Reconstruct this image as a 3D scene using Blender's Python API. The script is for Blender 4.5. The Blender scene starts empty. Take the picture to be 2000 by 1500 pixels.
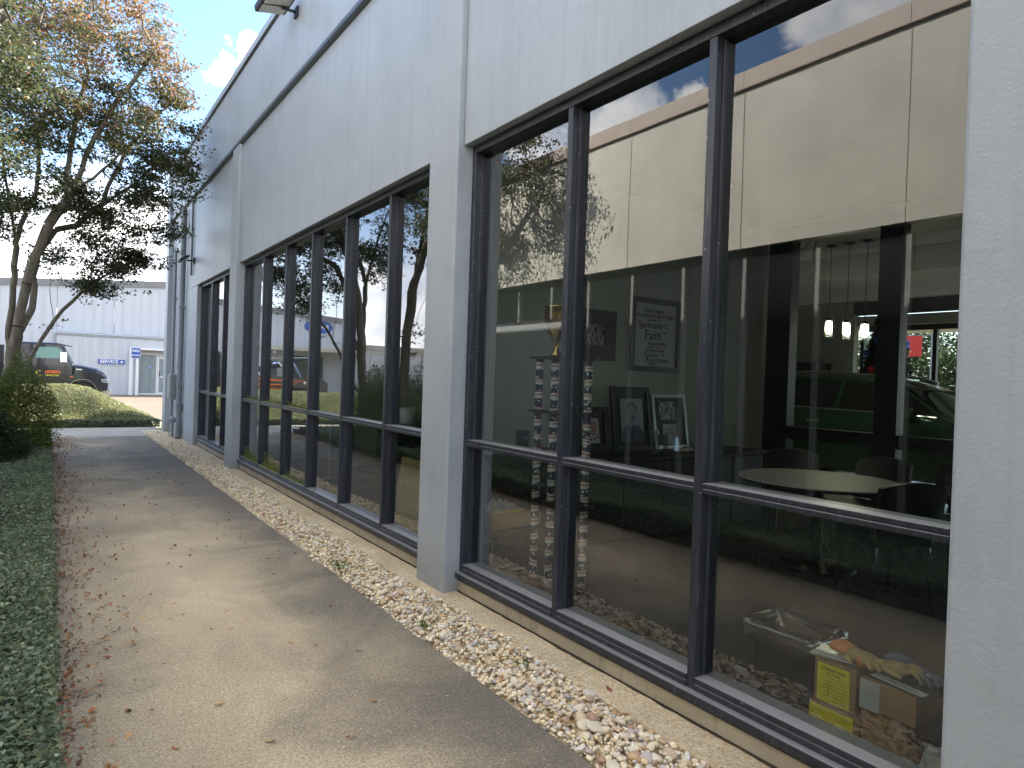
import bpy, bmesh, math, random
import numpy as np
from mathutils import Vector, Matrix
R = math.radians
rng = np.random.default_rng(7)
random.seed(7)
sc = bpy.context.scene
COL = sc.collection

# ------------------------------------------------------------------ camera
CAM_H = 1.6
def make_camera():
    f, vpx, vpy, roll = 1300.0, 95.0, 708.0, 0.034
    vy = Vector((vpx-1000, vpy-750, f)).normalized()
    c = -(roll*vy.x - vy.y)/vy.z
    u = Vector((roll, -1.0, c)).normalized()
    r = vy.cross(u)
    M = Matrix((r, vy, u))                      # camera (right, down, forward) -> world
    right, up, back = M @ Vector((1,0,0)), M @ Vector((0,-1,0)), M @ Vector((0,0,-1))
    cd = bpy.data.cameras.new('camera'); cd.lens = f/2000*36; cd.sensor_width = 36
    cd.clip_start = 0.05; cd.clip_end = 3000
    co = bpy.data.objects.new('camera', cd); COL.objects.link(co)
    m = Matrix((right, up, back)).transposed().to_4x4(); m.translation = (0, 0, CAM_H)
    co.matrix_world = m
    sc.camera = co
make_camera()

# ------------------------------------------------------------------ light
SUN = Vector((1.0, 0.45, 0.908)).normalized()
SUN_EL = math.asin(SUN.z); SUN_AZ = math.atan2(SUN.x, SUN.y)
SUN_STRENGTH, SKY_STRENGTH, EXPOSURE = 4.5, 0.135, 2.0
sd = bpy.data.lights.new('sun', 'SUN'); sd.energy = SUN_STRENGTH; sd.angle = R(0.53); sd.color = (1.0, 0.94, 0.84)
so = bpy.data.objects.new('sun', sd); COL.objects.link(so)
so.rotation_euler = SUN.to_track_quat('Z', 'Y').to_euler(); so.location = (40, 10, 40)

def make_world():
    w = bpy.data.worlds.new('World'); sc.world = w; w.use_nodes = True
    nt = w.node_tree; nt.nodes.clear(); N = nt.nodes.new; L = nt.links.new
    out = N('ShaderNodeOutputWorld'); bg = N('ShaderNodeBackground'); bg.inputs[1].default_value = SKY_STRENGTH
    sky = N('ShaderNodeTexSky'); sky.sky_type = 'NISHITA'; sky.sun_disc = False
    sky.sun_elevation = SUN_EL; sky.sun_rotation = SUN_AZ
    sky.air_density = 1.0; sky.dust_density = 0.35; sky.ozone_density = 2.2
    tc = N('ShaderNodeTexCoord'); D = tc.outputs['Generated']
    def math_(op, a, b=None, c=None, clamp=False):
        m = N('ShaderNodeMath'); m.operation = op; m.use_clamp = clamp
        for i, v in enumerate((a, b, c)):
            if v is None: continue
            if isinstance(v, (int, float)): m.inputs[i].default_value = v
            else: L(v, m.inputs[i])
        return m.outputs[0]
    sep = N('ShaderNodeSeparateXYZ'); L(D, sep.inputs[0]); Z = sep.outputs[2]
    # cumulus banks (direction, angular radius); unseen overhead ones added to lift the ambient light
    banks = [((-.645,.677,.338),.085), ((-.56,.755,.325),.065), ((-.82,.38,.452),.11), ((-.775,.45,.46),.08), ((-.70,.598,.372),.035), ((-.44,.894,.06),.13), ((-.62,.77,.06),.10), ((.07,.98,.12),.15), ((-.10,.985,.10),.16),
             ((-.95,-.25,.30),.25), ((.2,-.95,.35),.3), ((.9,-.3,.35),.25), ((-.4,-.85,.25),.3), ((.55,.8,.15),.2), ((-.3,.3,.9),.24), ((.3,-.4,.85),.3), ((-.5,-.2,.85),.28), ((-.75,.05,.6),.14), ((.45,.25,.8),.2), ((.05,.1,1.0),.42), ((-.25,.55,.85),.16), ((.5,-.5,.7),.3), ((-.6,-.6,.55),.3), ((.195,.895,.40),.026), ((.165,.90,.372),.02)]
    wn = N('ShaderNodeTexNoise'); wn.inputs['Scale'].default_value = 17.0; wn.inputs['Detail'].default_value = 6; wn.inputs['Roughness'].default_value = 0.62; L(D, wn.inputs['Vector'])
    wv = N('ShaderNodeVectorMath'); wv.operation = 'MULTIPLY_ADD'; L(wn.outputs['Color'], wv.inputs[0]); wv.inputs[1].default_value = (0.10, 0.10, 0.085); wv.inputs[2].default_value = (-0.05, -0.05, -0.0425)
    wd = N('ShaderNodeVectorMath'); wd.operation = 'ADD'; L(D, wd.inputs[0]); L(wv.outputs[0], wd.inputs[1])
    wz = N('ShaderNodeVectorMath'); wz.operation = 'NORMALIZE'; L(wd.outputs[0], wz.inputs[0]); DW = wz.outputs[0]
    field = None
    for d, r in banks:
        v = Vector(d).normalized(); dp = N('ShaderNodeVectorMath'); dp.operation = 'DOT_PRODUCT'; L(DW, dp.inputs[0]); dp.inputs[1].default_value = v
        f = math_('MULTIPLY_ADD', math_('SUBTRACT', 1.0, dp.outputs['Value']), -2.0/(r*r), 1.0)
        field = f if field is None else math_('MAXIMUM', field, f)
    field = math_('MAXIMUM', field, -0.50)
    n1 = N('ShaderNodeTexNoise'); n1.inputs['Scale'].default_value = 9.0; n1.inputs['Detail'].default_value = 9
    n1.inputs['Roughness'].default_value = 0.6; n1.inputs['Distortion'].default_value = 0.15
    st = N('ShaderNodeMapping'); st.inputs['Scale'].default_value = (1,1,1.6); L(D, st.inputs[0]); L(st.outputs[0], n1.inputs['Vector'])
    cf = math_('MULTIPLY_ADD', math_('SUBTRACT', n1.outputs['Fac'], 0.5), 1.9, field)
    cl = N('ShaderNodeMapRange'); cl.interpolation_type = 'SMOOTHSTEP'; cl.inputs[1].default_value = 0.05; cl.inputs[2].default_value = 0.75; L(cf, cl.inputs[0])
    n2 = N('ShaderNodeTexNoise'); n2.inputs['Scale'].default_value = 14.0; n2.inputs['Detail'].default_value = 5; L(D, n2.inputs['Vector'])
    cc = N('ShaderNodeValToRGB'); cc.color_ramp.elements[0].color = (3.9, 4.2, 4.8, 1); cc.color_ramp.elements[1].color = (6.8, 6.7, 6.6, 1)
    cc.color_ramp.elements[0].position = 0.36; cc.color_ramp.elements[1].position = 0.60
    L(n2.outputs['Fac'], cc.inputs[0])
    skt = N('ShaderNodeMix'); skt.data_type = 'RGBA'; skt.blend_type = 'MULTIPLY'; skt.inputs[0].default_value = 1.0; L(sky.outputs[0], skt.inputs[6]); skt.inputs[7].default_value = (0.66, 0.71, 0.76, 1)
    # pale haze low down
    hz = N('ShaderNodeMapRange'); hz.interpolation_type = 'SMOOTHSTEP'; hz.inputs[1].default_value = 0.30; hz.inputs[2].default_value = 0.02; hz.inputs[3].default_value = 0.0; hz.inputs[4].default_value = 0.75; L(Z, hz.inputs[0])
    h = N('ShaderNodeMix'); h.data_type = 'RGBA'; L(hz.outputs[0], h.inputs[0]); L(skt.outputs[2], h.inputs[6]); h.inputs[7].default_value = (5.2, 5.5, 6.0, 1)
    mx = N('ShaderNodeMix'); mx.data_type = 'RGBA'
    L(cl.outputs[0], mx.inputs[0]); L(h.outputs[2], mx.inputs[6]); L(cc.outputs[0], mx.inputs[7])
    L(mx.outputs[2], bg.inputs[0]); L(bg.outputs[0], out.inputs[0])
make_world()
sc.view_settings.view_transform = 'Standard'; sc.view_settings.look = 'None'
sc.view_settings.gamma = 1; sc.view_settings.use_curve_mapping = False
sc.view_settings.exposure = EXPOSURE
sc.render.engine = 'CYCLES'
cy = sc.cycles
cy.max_bounces = 10; cy.diffuse_bounces = 4; cy.glossy_bounces = 5; cy.transmission_bounces = 6; cy.transparent_max_bounces = 24
cy.caustics_reflective = True; cy.blur_glossy = 0.0; cy.sample_clamp_indirect = 0.0
cy.use_denoising = True

# ------------------------------------------------------------------ materials
MATS = {}
def nodes(name):
    m = bpy.data.materials.new(name); m.use_nodes = True
    nt = m.node_tree; b = nt.nodes['Principled BSDF']
    return m, nt, b, nt.nodes.new, nt.links.new
def coords(nt, scale=(1,1,1), kind='Object'):
    tc = nt.nodes.new('ShaderNodeTexCoord'); mp = nt.nodes.new('ShaderNodeMapping')
    mp.inputs['Scale'].default_value = scale
    nt.links.new(tc.outputs[kind], mp.inputs[0]); return mp.outputs[0]
def noise(nt, vec, scale, detail=4, rough=0.55, dist=0.0):
    n = nt.nodes.new('ShaderNodeTexNoise'); n.inputs['Scale'].default_value = scale; n.inputs['Detail'].default_value = detail
    n.inputs['Roughness'].default_value = rough; n.inputs['Distortion'].default_value = dist
    nt.links.new(vec, n.inputs['Vector']); return n.outputs['Fac']
def ramp(nt, fac, stops):
    r = nt.nodes.new('ShaderNodeValToRGB'); e = r.color_ramp.elements
    while len(e) < len(stops): e.new(0.5)
    for k, (p, c) in enumerate(stops):
        e[k].position = p; e[k].color = (*c, 1) if len(c) == 3 else c
    nt.links.new(fac, r.inputs[0]); return r.outputs[0]
def mixc(nt, fac, a, b, mode='MIX'):
    m = nt.nodes.new('ShaderNodeMix'); m.data_type = 'RGBA'; m.blend_type = mode
    for i, v in ((0, fac), (6, a), (7, b)):
        if hasattr(v, 'links') or hasattr(v, 'is_output'): nt.links.new(v, m.inputs[i])
        elif i == 0: m.inputs[0].default_value = v
        else: m.inputs[i].default_value = (*v, 1)
    return m.outputs[2]
def bump(nt, b, h, strength=0.3, dist=0.01):
    n = nt.nodes.new('ShaderNodeBump'); n.inputs['Strength'].default_value = strength; n.inputs['Distance'].default_value = dist
    nt.links.new(h, n.inputs['Height']); nt.links.new(n.outputs[0], b.inputs['Normal']); return n
def plain(name, col, rough=0.5, metal=0.0, var=0.08, vscale=6.0, bmp=0.0, bscale=80.0, spec=0.5, stretch=(1,1,1), coat=0.0):
    if name in MATS: return MATS[name]
    m, nt, b, N, L = nodes(name)
    v = coords(nt, stretch)
    c = np.array(col)
    col_o = ramp(nt, noise(nt, v, vscale, 5), [(0.3, tuple(np.clip(c*(1-var), 0, 1))), (0.7, tuple(np.clip(c*(1+var), 0, 1)))])
    L(col_o, b.inputs['Base Color'])
    b.inputs['Roughness'].default_value = rough; b.inputs['Metallic'].default_value = metal
    b.inputs['Specular IOR Level'].default_value = spec
    b.inputs['Coat Weight'].default_value = coat
    if bmp: bump(nt, b, noise(nt, v, bscale, 4), bmp, 0.004)
    MATS[name] = m; return m
def emit(name, col, strength):
    m, nt, b, N, L = nodes(name)
    b.inputs['Base Color'].default_value = (*col, 1); b.inputs['Emission Color'].default_value = (*col, 1); b.inputs['Emission Strength'].default_value = strength
    MATS[name] = m; return m

def mat_wall(name, col, streak=0.10, rough=0.5, bs=0.35, scl=75, var=(0.90, 1.06)):
    m, nt, b, N, L = nodes(name)
    c = np.array(col)
    v = coords(nt)
    big = noise(nt, v, 0.9, 5, 0.6)
    base = ramp(nt, big, [(0.3, tuple(c*var[0])), (0.7, tuple(c*var[1]))])
    pt = ramp(nt, noise(nt, coords(nt, (1,1,0.8)), 2.6, 7, 0.7, 0.8), [(0.54, (1,1,1)), (0.66, (0.93,0.93,0.92)), (0.72, (0.985,0.985,0.985))])
    base = mixc(nt, 1.0, base, pt, 'MULTIPLY')
    # splashed dirt close to the ground
    sz = N('ShaderNodeSeparateXYZ'); L(coords(nt, kind='Object'), sz.inputs[0])
    mr = N('ShaderNodeMapRange'); mr.inputs[1].default_value = 0.0; mr.inputs[2].default_value = 0.32; mr.inputs[3].default_value = 0.75; mr.inputs[4].default_value = 0.0; L(sz.outputs[2], mr.inputs[0])
    sn = N('ShaderNodeMath'); sn.operation = 'MULTIPLY'; L(mr.outputs[0], sn.inputs[0]); L(noise(nt, v, 7, 6, 0.7), sn.inputs[1])
    base = mixc(nt, sn.outputs[0], base, (0.20, 0.175, 0.135))
    vs = coords(nt, (9, 9, 0.35))
    st = noise(nt, vs, 1.4, 6, 0.65)
    sf = ramp(nt, st, [(0.50, (0,0,0)), (0.78, (1,1,1))])
    sm = N('ShaderNodeMath'); sm.operation = 'MULTIPLY'; sm.inputs[1].default_value = streak*6
    L(sf, sm.inputs[0])
    base = mixc(nt, sm.outputs[0], base, tuple(c*0.72))
    L(base, b.inputs['Base Color'])
    b.inputs['Roughness'].default_value = rough
    fine = noise(nt, v, scl, 6, 0.7)
    mid = noise(nt, v, 9, 3, 0.5)
    ad = N('ShaderNodeMath'); ad.operation = 'MULTIPLY_ADD'; ad.inputs[1].default_value = 0.8; L(mid, ad.inputs[0]); L(fine, ad.inputs[2])
    bump(nt, b, ad.outputs[0], bs, 0.006)
    MATS[name] = m; return m
M_WALL = mat_wall('painted_stucco', (0.395, 0.43, 0.47), rough=0.42)
M_PILLAR = mat_wall('painted_pillar', (0.385, 0.415, 0.452), streak=0.05, bs=0.6, scl=60)
M_CREAM = mat_wall('cream_stucco', (0.60, 0.575, 0.49), streak=0.07, rough=0.75, bs=0.2, var=(0.86, 1.07))

def mat_frame():
    m, nt, b, N, L = nodes('weathered_bronze_aluminium')
    v = coords(nt, (14, 14, 1.2))
    f = noise(nt, v, 3.0, 6, 0.7)
    col = ramp(nt, f, [(0.30, (0.026, 0.028, 0.038)), (0.60, (0.052, 0.058, 0.076)), (0.82, (0.16, 0.17, 0.20))])
    # chalky film on upward faces, with pale sky reflection painted into it
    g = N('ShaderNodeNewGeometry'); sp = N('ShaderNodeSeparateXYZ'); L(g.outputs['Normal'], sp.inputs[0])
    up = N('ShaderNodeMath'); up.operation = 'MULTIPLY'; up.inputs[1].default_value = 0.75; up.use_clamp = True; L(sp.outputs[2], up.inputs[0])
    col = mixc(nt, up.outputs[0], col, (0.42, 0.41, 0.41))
    vs = N('ShaderNodeTexVoronoi'); vs.inputs['Scale'].default_value = 16; L(coords(nt), vs.inputs['Vector'])
    col = mixc(nt, ramp(nt, vs.outputs['Distance'], [(0.045, (0.9,0.9,0.9)), (0.07, (0,0,0))]), col, (0.5, 0.5, 0.5))
    L(col, b.inputs['Base Color'])
    b.inputs['Metallic'].default_value = 0.35; b.inputs['Roughness'].default_value = 0.36
    bump(nt, b, noise(nt, coords(nt), 120, 3), 0.08, 0.002)
    MATS['frame'] = m; return m
M_FRAME = mat_frame()

def mat_glass(name, tint, base=0.22, gain=0.5, rough=0.0, dusty=True):
    m = bpy.data.materials.new(name); m.use_nodes = True; nt = m.node_tree; nt.nodes.clear(); N = nt.nodes.new; L = nt.links.new
    out = N('ShaderNodeOutputMaterial'); mx = N('ShaderNodeMixShader'); gl = N('ShaderNodeBsdfGlossy'); tr = N('ShaderNodeBsdfTransparent')
    gl.inputs['Roughness'].default_value = rough; gl.inputs['Color'].default_value = (0.97, 0.98, 1.0, 1)
    tr.inputs['Color'].default_value = (*tint, 1)
    lw = N('ShaderNodeLayerWeight'); lw.inputs['Blend'].default_value = 0.5
    p = N('ShaderNodeMath'); p.operation = 'POWER'; p.inputs[1].default_value = 2.2; L(lw.outputs['Facing'], p.inputs[0])
    q = N('ShaderNodeMath'); q.operation = 'MULTIPLY_ADD'; q.inputs[1].default_value = gain; q.inputs[2].default_value = base; q.use_clamp = True
    L(p.outputs[0], q.inputs[0]); L(q.outputs[0], mx.inputs[0]); L(tr.outputs[0], mx.inputs[1]); L(gl.outputs[0], mx.inputs[2])
    # very slight waviness of float glass
    tc = N('ShaderNodeTexCoord'); nz = N('ShaderNodeTexNoise'); nz.inputs['Scale'].default_value = 1.3; nz.inputs['Detail'].default_value = 1
    L(tc.outputs['Object'], nz.inputs['Vector'])
    bp = N('ShaderNodeBump'); bp.inputs['Strength'].default_value = 0.03; bp.inputs['Distance'].default_value = 0.02
    L(nz.outputs['Fac'], bp.inputs['Height']); L(bp.outputs[0], gl.inputs['Normal'])
    last = mx.outputs[0]
    if dusty:
        ds = N('ShaderNodeBsdfDiffuse'); ds.inputs[0].default_value = (0.42, 0.42, 0.40, 1)
        mp = N('ShaderNodeMapping'); L(tc.outputs['Object'], mp.inputs[0])
        a = N('ShaderNodeTexVoronoi'); a.inputs['Scale'].default_value = 9.0; L(mp.outputs[0], a.inputs['Vector'])
        r1 = N('ShaderNodeValToRGB'); r1.color_ramp.elements[0].position = 0.0; r1.color_ramp.elements[0].color = (1,1,1,1)
        r1.color_ramp.elements[1].position = 0.030; r1.color_ramp.elements[1].color = (0,0,0,1); L(a.outputs['Distance'], r1.inputs[0])
        k = N('ShaderNodeMath'); k.operation = 'MULTIPLY_ADD'; k.inputs[1].default_value = 0.55; k.inputs[2].default_value = 0.003; k.use_clamp = True
        L(r1.outputs[0], k.inputs[0])
        m2 = N('ShaderNodeMixShader'); L(k.outputs[0], m2.inputs[0]); L(last, m2.inputs[1]); L(ds.outputs[0], m2.inputs[2]); last = m2.outputs[0]
    L(last, out.inputs[0]); MATS[name] = m; return m
M_GLASS = mat_glass('tinted_glass', (0.64, 0.69, 0.65), 0.088, 0.70)
M_GLASS_OPP = mat_glass('tinted_glass_across', (0.13, 0.15, 0.14), 0.22, 0.45, rough=0.17, dusty=False)
M_CLEAR = mat_glass('clear_glass', (0.88, 0.93, 0.9), 0.05, 0.5, dusty=False)
M_CLEAR_IN = mat_glass('inner_glass', (0.95, 0.97, 0.96), 0.04, 0.4, dusty=False)
M_CRYSTAL = mat_glass('crystal', (0.75, 0.82, 0.85), 0.18, 0.8, dusty=False)
M_PLASTIC = mat_glass('clear_plastic', (0.80, 0.80, 0.80), 0.10, 0.7, rough=0.12, dusty=False)

def mat_attr(name, rough=0.6, transl=0.0, spec=0.4, bmp=0.0, bscale=100):
    m, nt, b, N, L = nodes(name)
    a = N('ShaderNodeAttribute'); a.attribute_name = 'col'
    L(a.outputs['Color'], b.inputs['Base Color']); b.inputs['Roughness'].default_value = rough
    b.inputs['Specular IOR Level'].default_value = spec
    if bmp: bump(nt, b, noise(nt, coords(nt), bscale, 4), bmp, 0.003)
    if transl:
        t = N('ShaderNodeBsdfTranslucent'); L(a.outputs['Color'], t.inputs[0])
        mx = N('ShaderNodeMixShader'); mx.inputs[0].default_value = transl
        o = nt.nodes['Material Output']; L(b.outputs[0], mx.inputs[1]); L(t.outputs[0], mx.inputs[2]); L(mx.outputs[0], o.inputs[0])
    MATS[name] = m; return m
M_LEAF = mat_attr('leaf', 0.45, 0.50, 0.4)
M_IVY = mat_attr('ground_cover_leaf', 0.42, 0.38, 0.35)
M_STONE = mat_attr('gravel_stone', 0.75, 0.0, 0.3, 0.35, 140)
M_LITTER = mat_attr('dry_leaf', 0.65, 0.15, 0.3)

def mat_stone_single():
    m, nt, b, N, L = nodes('single_stone')
    oi = N('ShaderNodeObjectInfo')
    c = ramp(nt, oi.outputs['Random'], [(0.0,(0.80,0.67,0.47)),(0.2,(0.82,0.74,0.58)),(0.36,(0.70,0.56,0.37)),(0.5,(0.80,0.69,0.53)),(0.62,(0.54,0.49,0.43)),(0.74,(0.62,0.40,0.21)),(0.84,(0.77,0.72,0.62)),(0.93,(0.48,0.26,0.15)),(1.0,(0.58,0.55,0.52))])
    v = coords(nt); k = noise(nt, v, 40, 5, 0.6)
    kk = ramp(nt, k, [(0.3,(0.8,0.8,0.8)),(0.7,(1.1,1.1,1.1))])
    L(mixc(nt, 1.0, c, kk, 'MULTIPLY'), b.inputs['Base Color']); b.inputs['Roughness'].default_value = 0.7
    bump(nt, b, noise(nt, v, 120, 4), 0.3, 0.003)
    return m
M_STONE1 = mat_stone_single()

def mat_walk():
    m, nt, b, N, L = nodes('worn_concrete_walk')
    v = coords(nt)
    big = noise(nt, v, 0.55, 6, 0.62, 0.6)
    col = ramp(nt, big, [(0.30, (0.245, 0.198, 0.134)), (0.52, (0.338, 0.276, 0.187)), (0.72, (0.42, 0.345, 0.24))])
    # irregular darker blotches, stronger along the gravel side and far end
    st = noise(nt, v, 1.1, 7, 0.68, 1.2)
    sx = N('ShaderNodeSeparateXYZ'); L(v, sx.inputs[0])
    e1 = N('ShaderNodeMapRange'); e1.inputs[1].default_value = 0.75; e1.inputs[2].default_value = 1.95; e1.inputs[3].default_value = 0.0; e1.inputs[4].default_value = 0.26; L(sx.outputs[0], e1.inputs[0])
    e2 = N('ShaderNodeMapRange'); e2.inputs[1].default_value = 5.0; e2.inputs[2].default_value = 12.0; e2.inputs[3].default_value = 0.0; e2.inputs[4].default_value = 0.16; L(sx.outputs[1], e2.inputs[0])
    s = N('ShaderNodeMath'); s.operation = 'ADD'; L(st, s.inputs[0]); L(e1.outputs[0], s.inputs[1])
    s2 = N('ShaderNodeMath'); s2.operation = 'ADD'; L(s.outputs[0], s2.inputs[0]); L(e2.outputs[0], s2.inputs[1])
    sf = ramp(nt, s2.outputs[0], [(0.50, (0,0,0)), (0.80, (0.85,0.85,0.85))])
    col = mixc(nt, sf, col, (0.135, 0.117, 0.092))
    # exposed fine aggregate
    vo = N('ShaderNodeTexVoronoi'); vo.inputs['Scale'].default_value = 120; L(v, vo.inputs['Vector'])
    ag = ramp(nt, vo.outputs['Color'], [(0.86, (0,0,0)), (1.0, (0.8,0.8,0.8))])
    col = mixc(nt, ag, col, (0.50, 0.45, 0.37))
    vo2 = N('ShaderNodeTexVoronoi'); vo2.inputs['Scale'].default_value = 95; L(v, vo2.inputs['Vector'])
    pit = ramp(nt, vo2.outputs['Distance'], [(0.05, (0.30,0.30,0.30)), (0.45, (1.16,1.16,1.16))])
    col = mixc(nt, 0.75, col, mixc(nt, 1.0, col, pit, 'MULTIPLY'))
    gr = ramp(nt, noise(nt, v, 75, 3, 0.75), [(0.36, (0.58,0.58,0.58)), (0.64, (1.30,1.30,1.30))])
    col = mixc(nt, 0.8, col, mixc(nt, 1.0, col, gr, 'MULTIPLY'))
    L(col, b.inputs['Base Color']); b.inputs['Roughness'].default_value = 0.85
    fn = noise(nt, v, 160, 5, 0.7)
    bump(nt, b, fn, 0.5, 0.006)
    return m
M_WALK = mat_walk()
def mat_aggregate():
    m, nt, b, N, L = nodes('exposed_aggregate')
    v = coords(nt)
    vo = N('ShaderNodeTexVoronoi'); vo.inputs['Scale'].default_value = 110; L(v, vo.inputs['Vector'])
    c = ramp(nt, vo.outputs['Color'], [(0.1,(0.46,0.34,0.19)),(0.4,(0.66,0.52,0.33)),(0.7,(0.74,0.61,0.42)),(0.95,(0.82,0.74,0.58))])
    big = ramp(nt, noise(nt, v, 2.2, 5, 0.6), [(0.3,(0.72,0.70,0.66)),(0.7,(1.05,1.03,1.0))])
    L(mixc(nt, 1.0, c, big, 'MULTIPLY'), b.inputs['Base Color']); b.inputs['Roughness'].default_value = 0.85
    inv = N('ShaderNodeMath'); inv.operation = 'SUBTRACT'; inv.inputs[0].default_value = 1.0; L(vo.outputs['Distance'], inv.inputs[1])
    bump(nt, b, inv.outputs[0], 0.7, 0.008)
    return m
M_AGG = mat_aggregate()
def mat_plinth():
    m, nt, b, N, L = nodes('stained_plinth_concrete')
    v = coords(nt)
    c = ramp(nt, noise(nt, v, 3, 6, 0.65), [(0.3,(0.36,0.31,0.225)),(0.7,(0.50,0.44,0.34))])
    st = ramp(nt, noise(nt, coords(nt, (6,6,1.2)), 2.0, 6, 0.7), [(0.52,(0,0,0)),(0.75,(0.8,0.8,0.8))])
    c = mixc(nt, st, c, (0.16,0.15,0.10))
    L(c, b.inputs['Base Color']); b.inputs['Roughness'].default_value = 0.85
    bump(nt, b, noise(nt, v, 90, 5, 0.7), 0.35, 0.005)
    return m
M_PLINTH = mat_plinth()
M_LOT = plain('lot_concrete', (0.16, 0.125, 0.085), 0.85, var=0.14, vscale=0.35, bmp=0.2, bscale=60)
M_PATH = plain('pale_path_concrete', (0.36, 0.33, 0.28), 0.85, var=0.14, vscale=1.4, bmp=0.3, bscale=90)
M_SOIL = plain('leafy_soil', (0.050, 0.034, 0.022), 0.95, var=0.35, vscale=18, bmp=0.6, bscale=50)
M_GRASSY = plain('moss_green', (0.16, 0.20, 0.045), 0.95, var=0.4, vscale=30, bmp=0.5, bscale=90)
M_BARK = None
def mat_bark():
    m, nt, b, N, L = nodes('smooth_myrtle_bark')
    v = coords(nt, (6, 6, 1.4))
    c = ramp(nt, noise(nt, v, 2.5, 6, 0.65), [(0.3,(0.13,0.105,0.080)),(0.55,(0.21,0.178,0.138)),(0.75,(0.30,0.26,0.21))])
    gr = ramp(nt, noise(nt, coords(nt), 3.5, 4), [(0.5,(0,0,0)),(0.75,(0.5,0.5,0.5))])
    c = mixc(nt, gr, c, (0.10,0.115,0.045))
    L(c, b.inputs['Base Color']); b.inputs['Roughness'].default_value = 0.75
    bump(nt, b, noise(nt, v, 14, 5), 0.4, 0.008)
    return m
M_BARK = mat_bark()
M_BLACK = plain('black_lacquer', (0.012, 0.012, 0.013), 0.4, var=0.2)
M_DARKPAINT = plain('dark_metal', (0.03, 0.03, 0.035), 0.45, 0.2)
M_GREYMETAL = plain('grey_painted_metal', (0.27, 0.29, 0.31), 0.5, 0.1)
M_TRIM = plain('grey_trim_metal', (0.10, 0.115, 0.13), 0.38, 0.3, var=0.15, stretch=(3,0.4,3))
M_COPING = plain('pale_coping_metal', (0.42, 0.46, 0.50), 0.4, 0.3, var=0.06)
M_TAN = plain('tan_fascia_metal', (0.46, 0.38, 0.315), 0.55, 0.0, var=0.06)
M_WHITE = plain('white_paint', (0.74, 0.74, 0.74), 0.55, var=0.04)
M_WHITEMETAL = plain('white_ribbed_metal', (0.50, 0.52, 0.555), 0.5, var=0.04, vscale=0.8, stretch=(4,4,0.3))
M_ROOFGREY = plain('grey_roof_trim', (0.20, 0.195, 0.20), 0.6)
M_INWALL = plain('interior_wall', (0.56, 0.58, 0.53), 0.8, var=0.04)
M_INGREY = plain('interior_grey', (0.30, 0.33, 0.32), 0.8, var=0.05)
M_CEIL = plain('ceiling_tile', (0.40, 0.40, 0.36), 0.9, var=0.05, bmp=0.2, bscale=50)
M_CARPET = plain('dark_carpet', (0.035, 0.032, 0.032), 0.95, var=0.3, vscale=40, bmp=0.4, bscale=120)
M_TILE = plain('showroom_tile', (0.48, 0.46, 0.42), 0.25, var=0.06)
M_BROWNBOX = plain('cardboard', (0.34, 0.20, 0.105), 0.8, var=0.12, vscale=9)
M_TAPE = plain('grey_tape', (0.42, 0.42, 0.43), 0.5)
M_YELLOW = plain('yellow_paper', (0.80, 0.66, 0.02), 0.6, var=0.05)
M_INK = plain('print_ink', (0.04, 0.04, 0.045), 0.6)
M_PAPER = plain('white_paper', (0.66, 0.67, 0.68), 0.6, var=0.03)
M_GOLD = plain('gold_plate', (0.72, 0.45, 0.14), 0.22, 1.0)
M_CHROME = plain('chrome', (0.75, 0.76, 0.78), 0.10, 1.0, var=0.02)
M_BLUE = plain('sign_blue', (0.025, 0.085, 0.36), 0.5)
M_RED = plain('sign_red', (0.62, 0.035, 0.03), 0.5)
M_ORANGE = plain('flame_orange', (0.85, 0.16, 0.02), 0.4)
M_TRUCK = plain('truck_black', (0.016, 0.015, 0.020), 0.16, var=0.1, coat=1.0)
M_RUBBER = plain('rubber', (0.02, 0.02, 0.02), 0.8)
M_GREEN = plain('green_car_paint', (0.035, 0.105, 0.05), 0.22, 0.45, var=0.03, coat=0.8)
M_CARWHITE = plain('white_car_paint', (0.72, 0.73, 0.74), 0.25, var=0.02, coat=0.5)
M_CARGLASS = plain('car_glass', (0.012, 0.016, 0.014), 0.05, var=0.02)
M_TEAL = plain('truck_window', (0.16, 0.30, 0.27), 0.12, var=0.05)
M_LEATHER = plain('glove_leather', (0.50, 0.36, 0.17), 0.8, var=0.14, vscale=20, bmp=0.4)
M_CUFF = plain('glove_cuff', (0.68, 0.24, 0.08), 0.8, var=0.1)
M_DENIM = plain('denim', (0.13, 0.16, 0.24), 0.9, var=0.15, vscale=60)
M_PANEL = plain('tan_board', (0.40, 0.31, 0.13), 0.7, var=0.06)
M_TABLE = plain('table_laminate', (0.52, 0.51, 0.48), 0.45, var=0.03)
M_PHOTO = plain('photo_grey', (0.36, 0.40, 0.46), 0.4, var=0.10, vscale=14)

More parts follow.
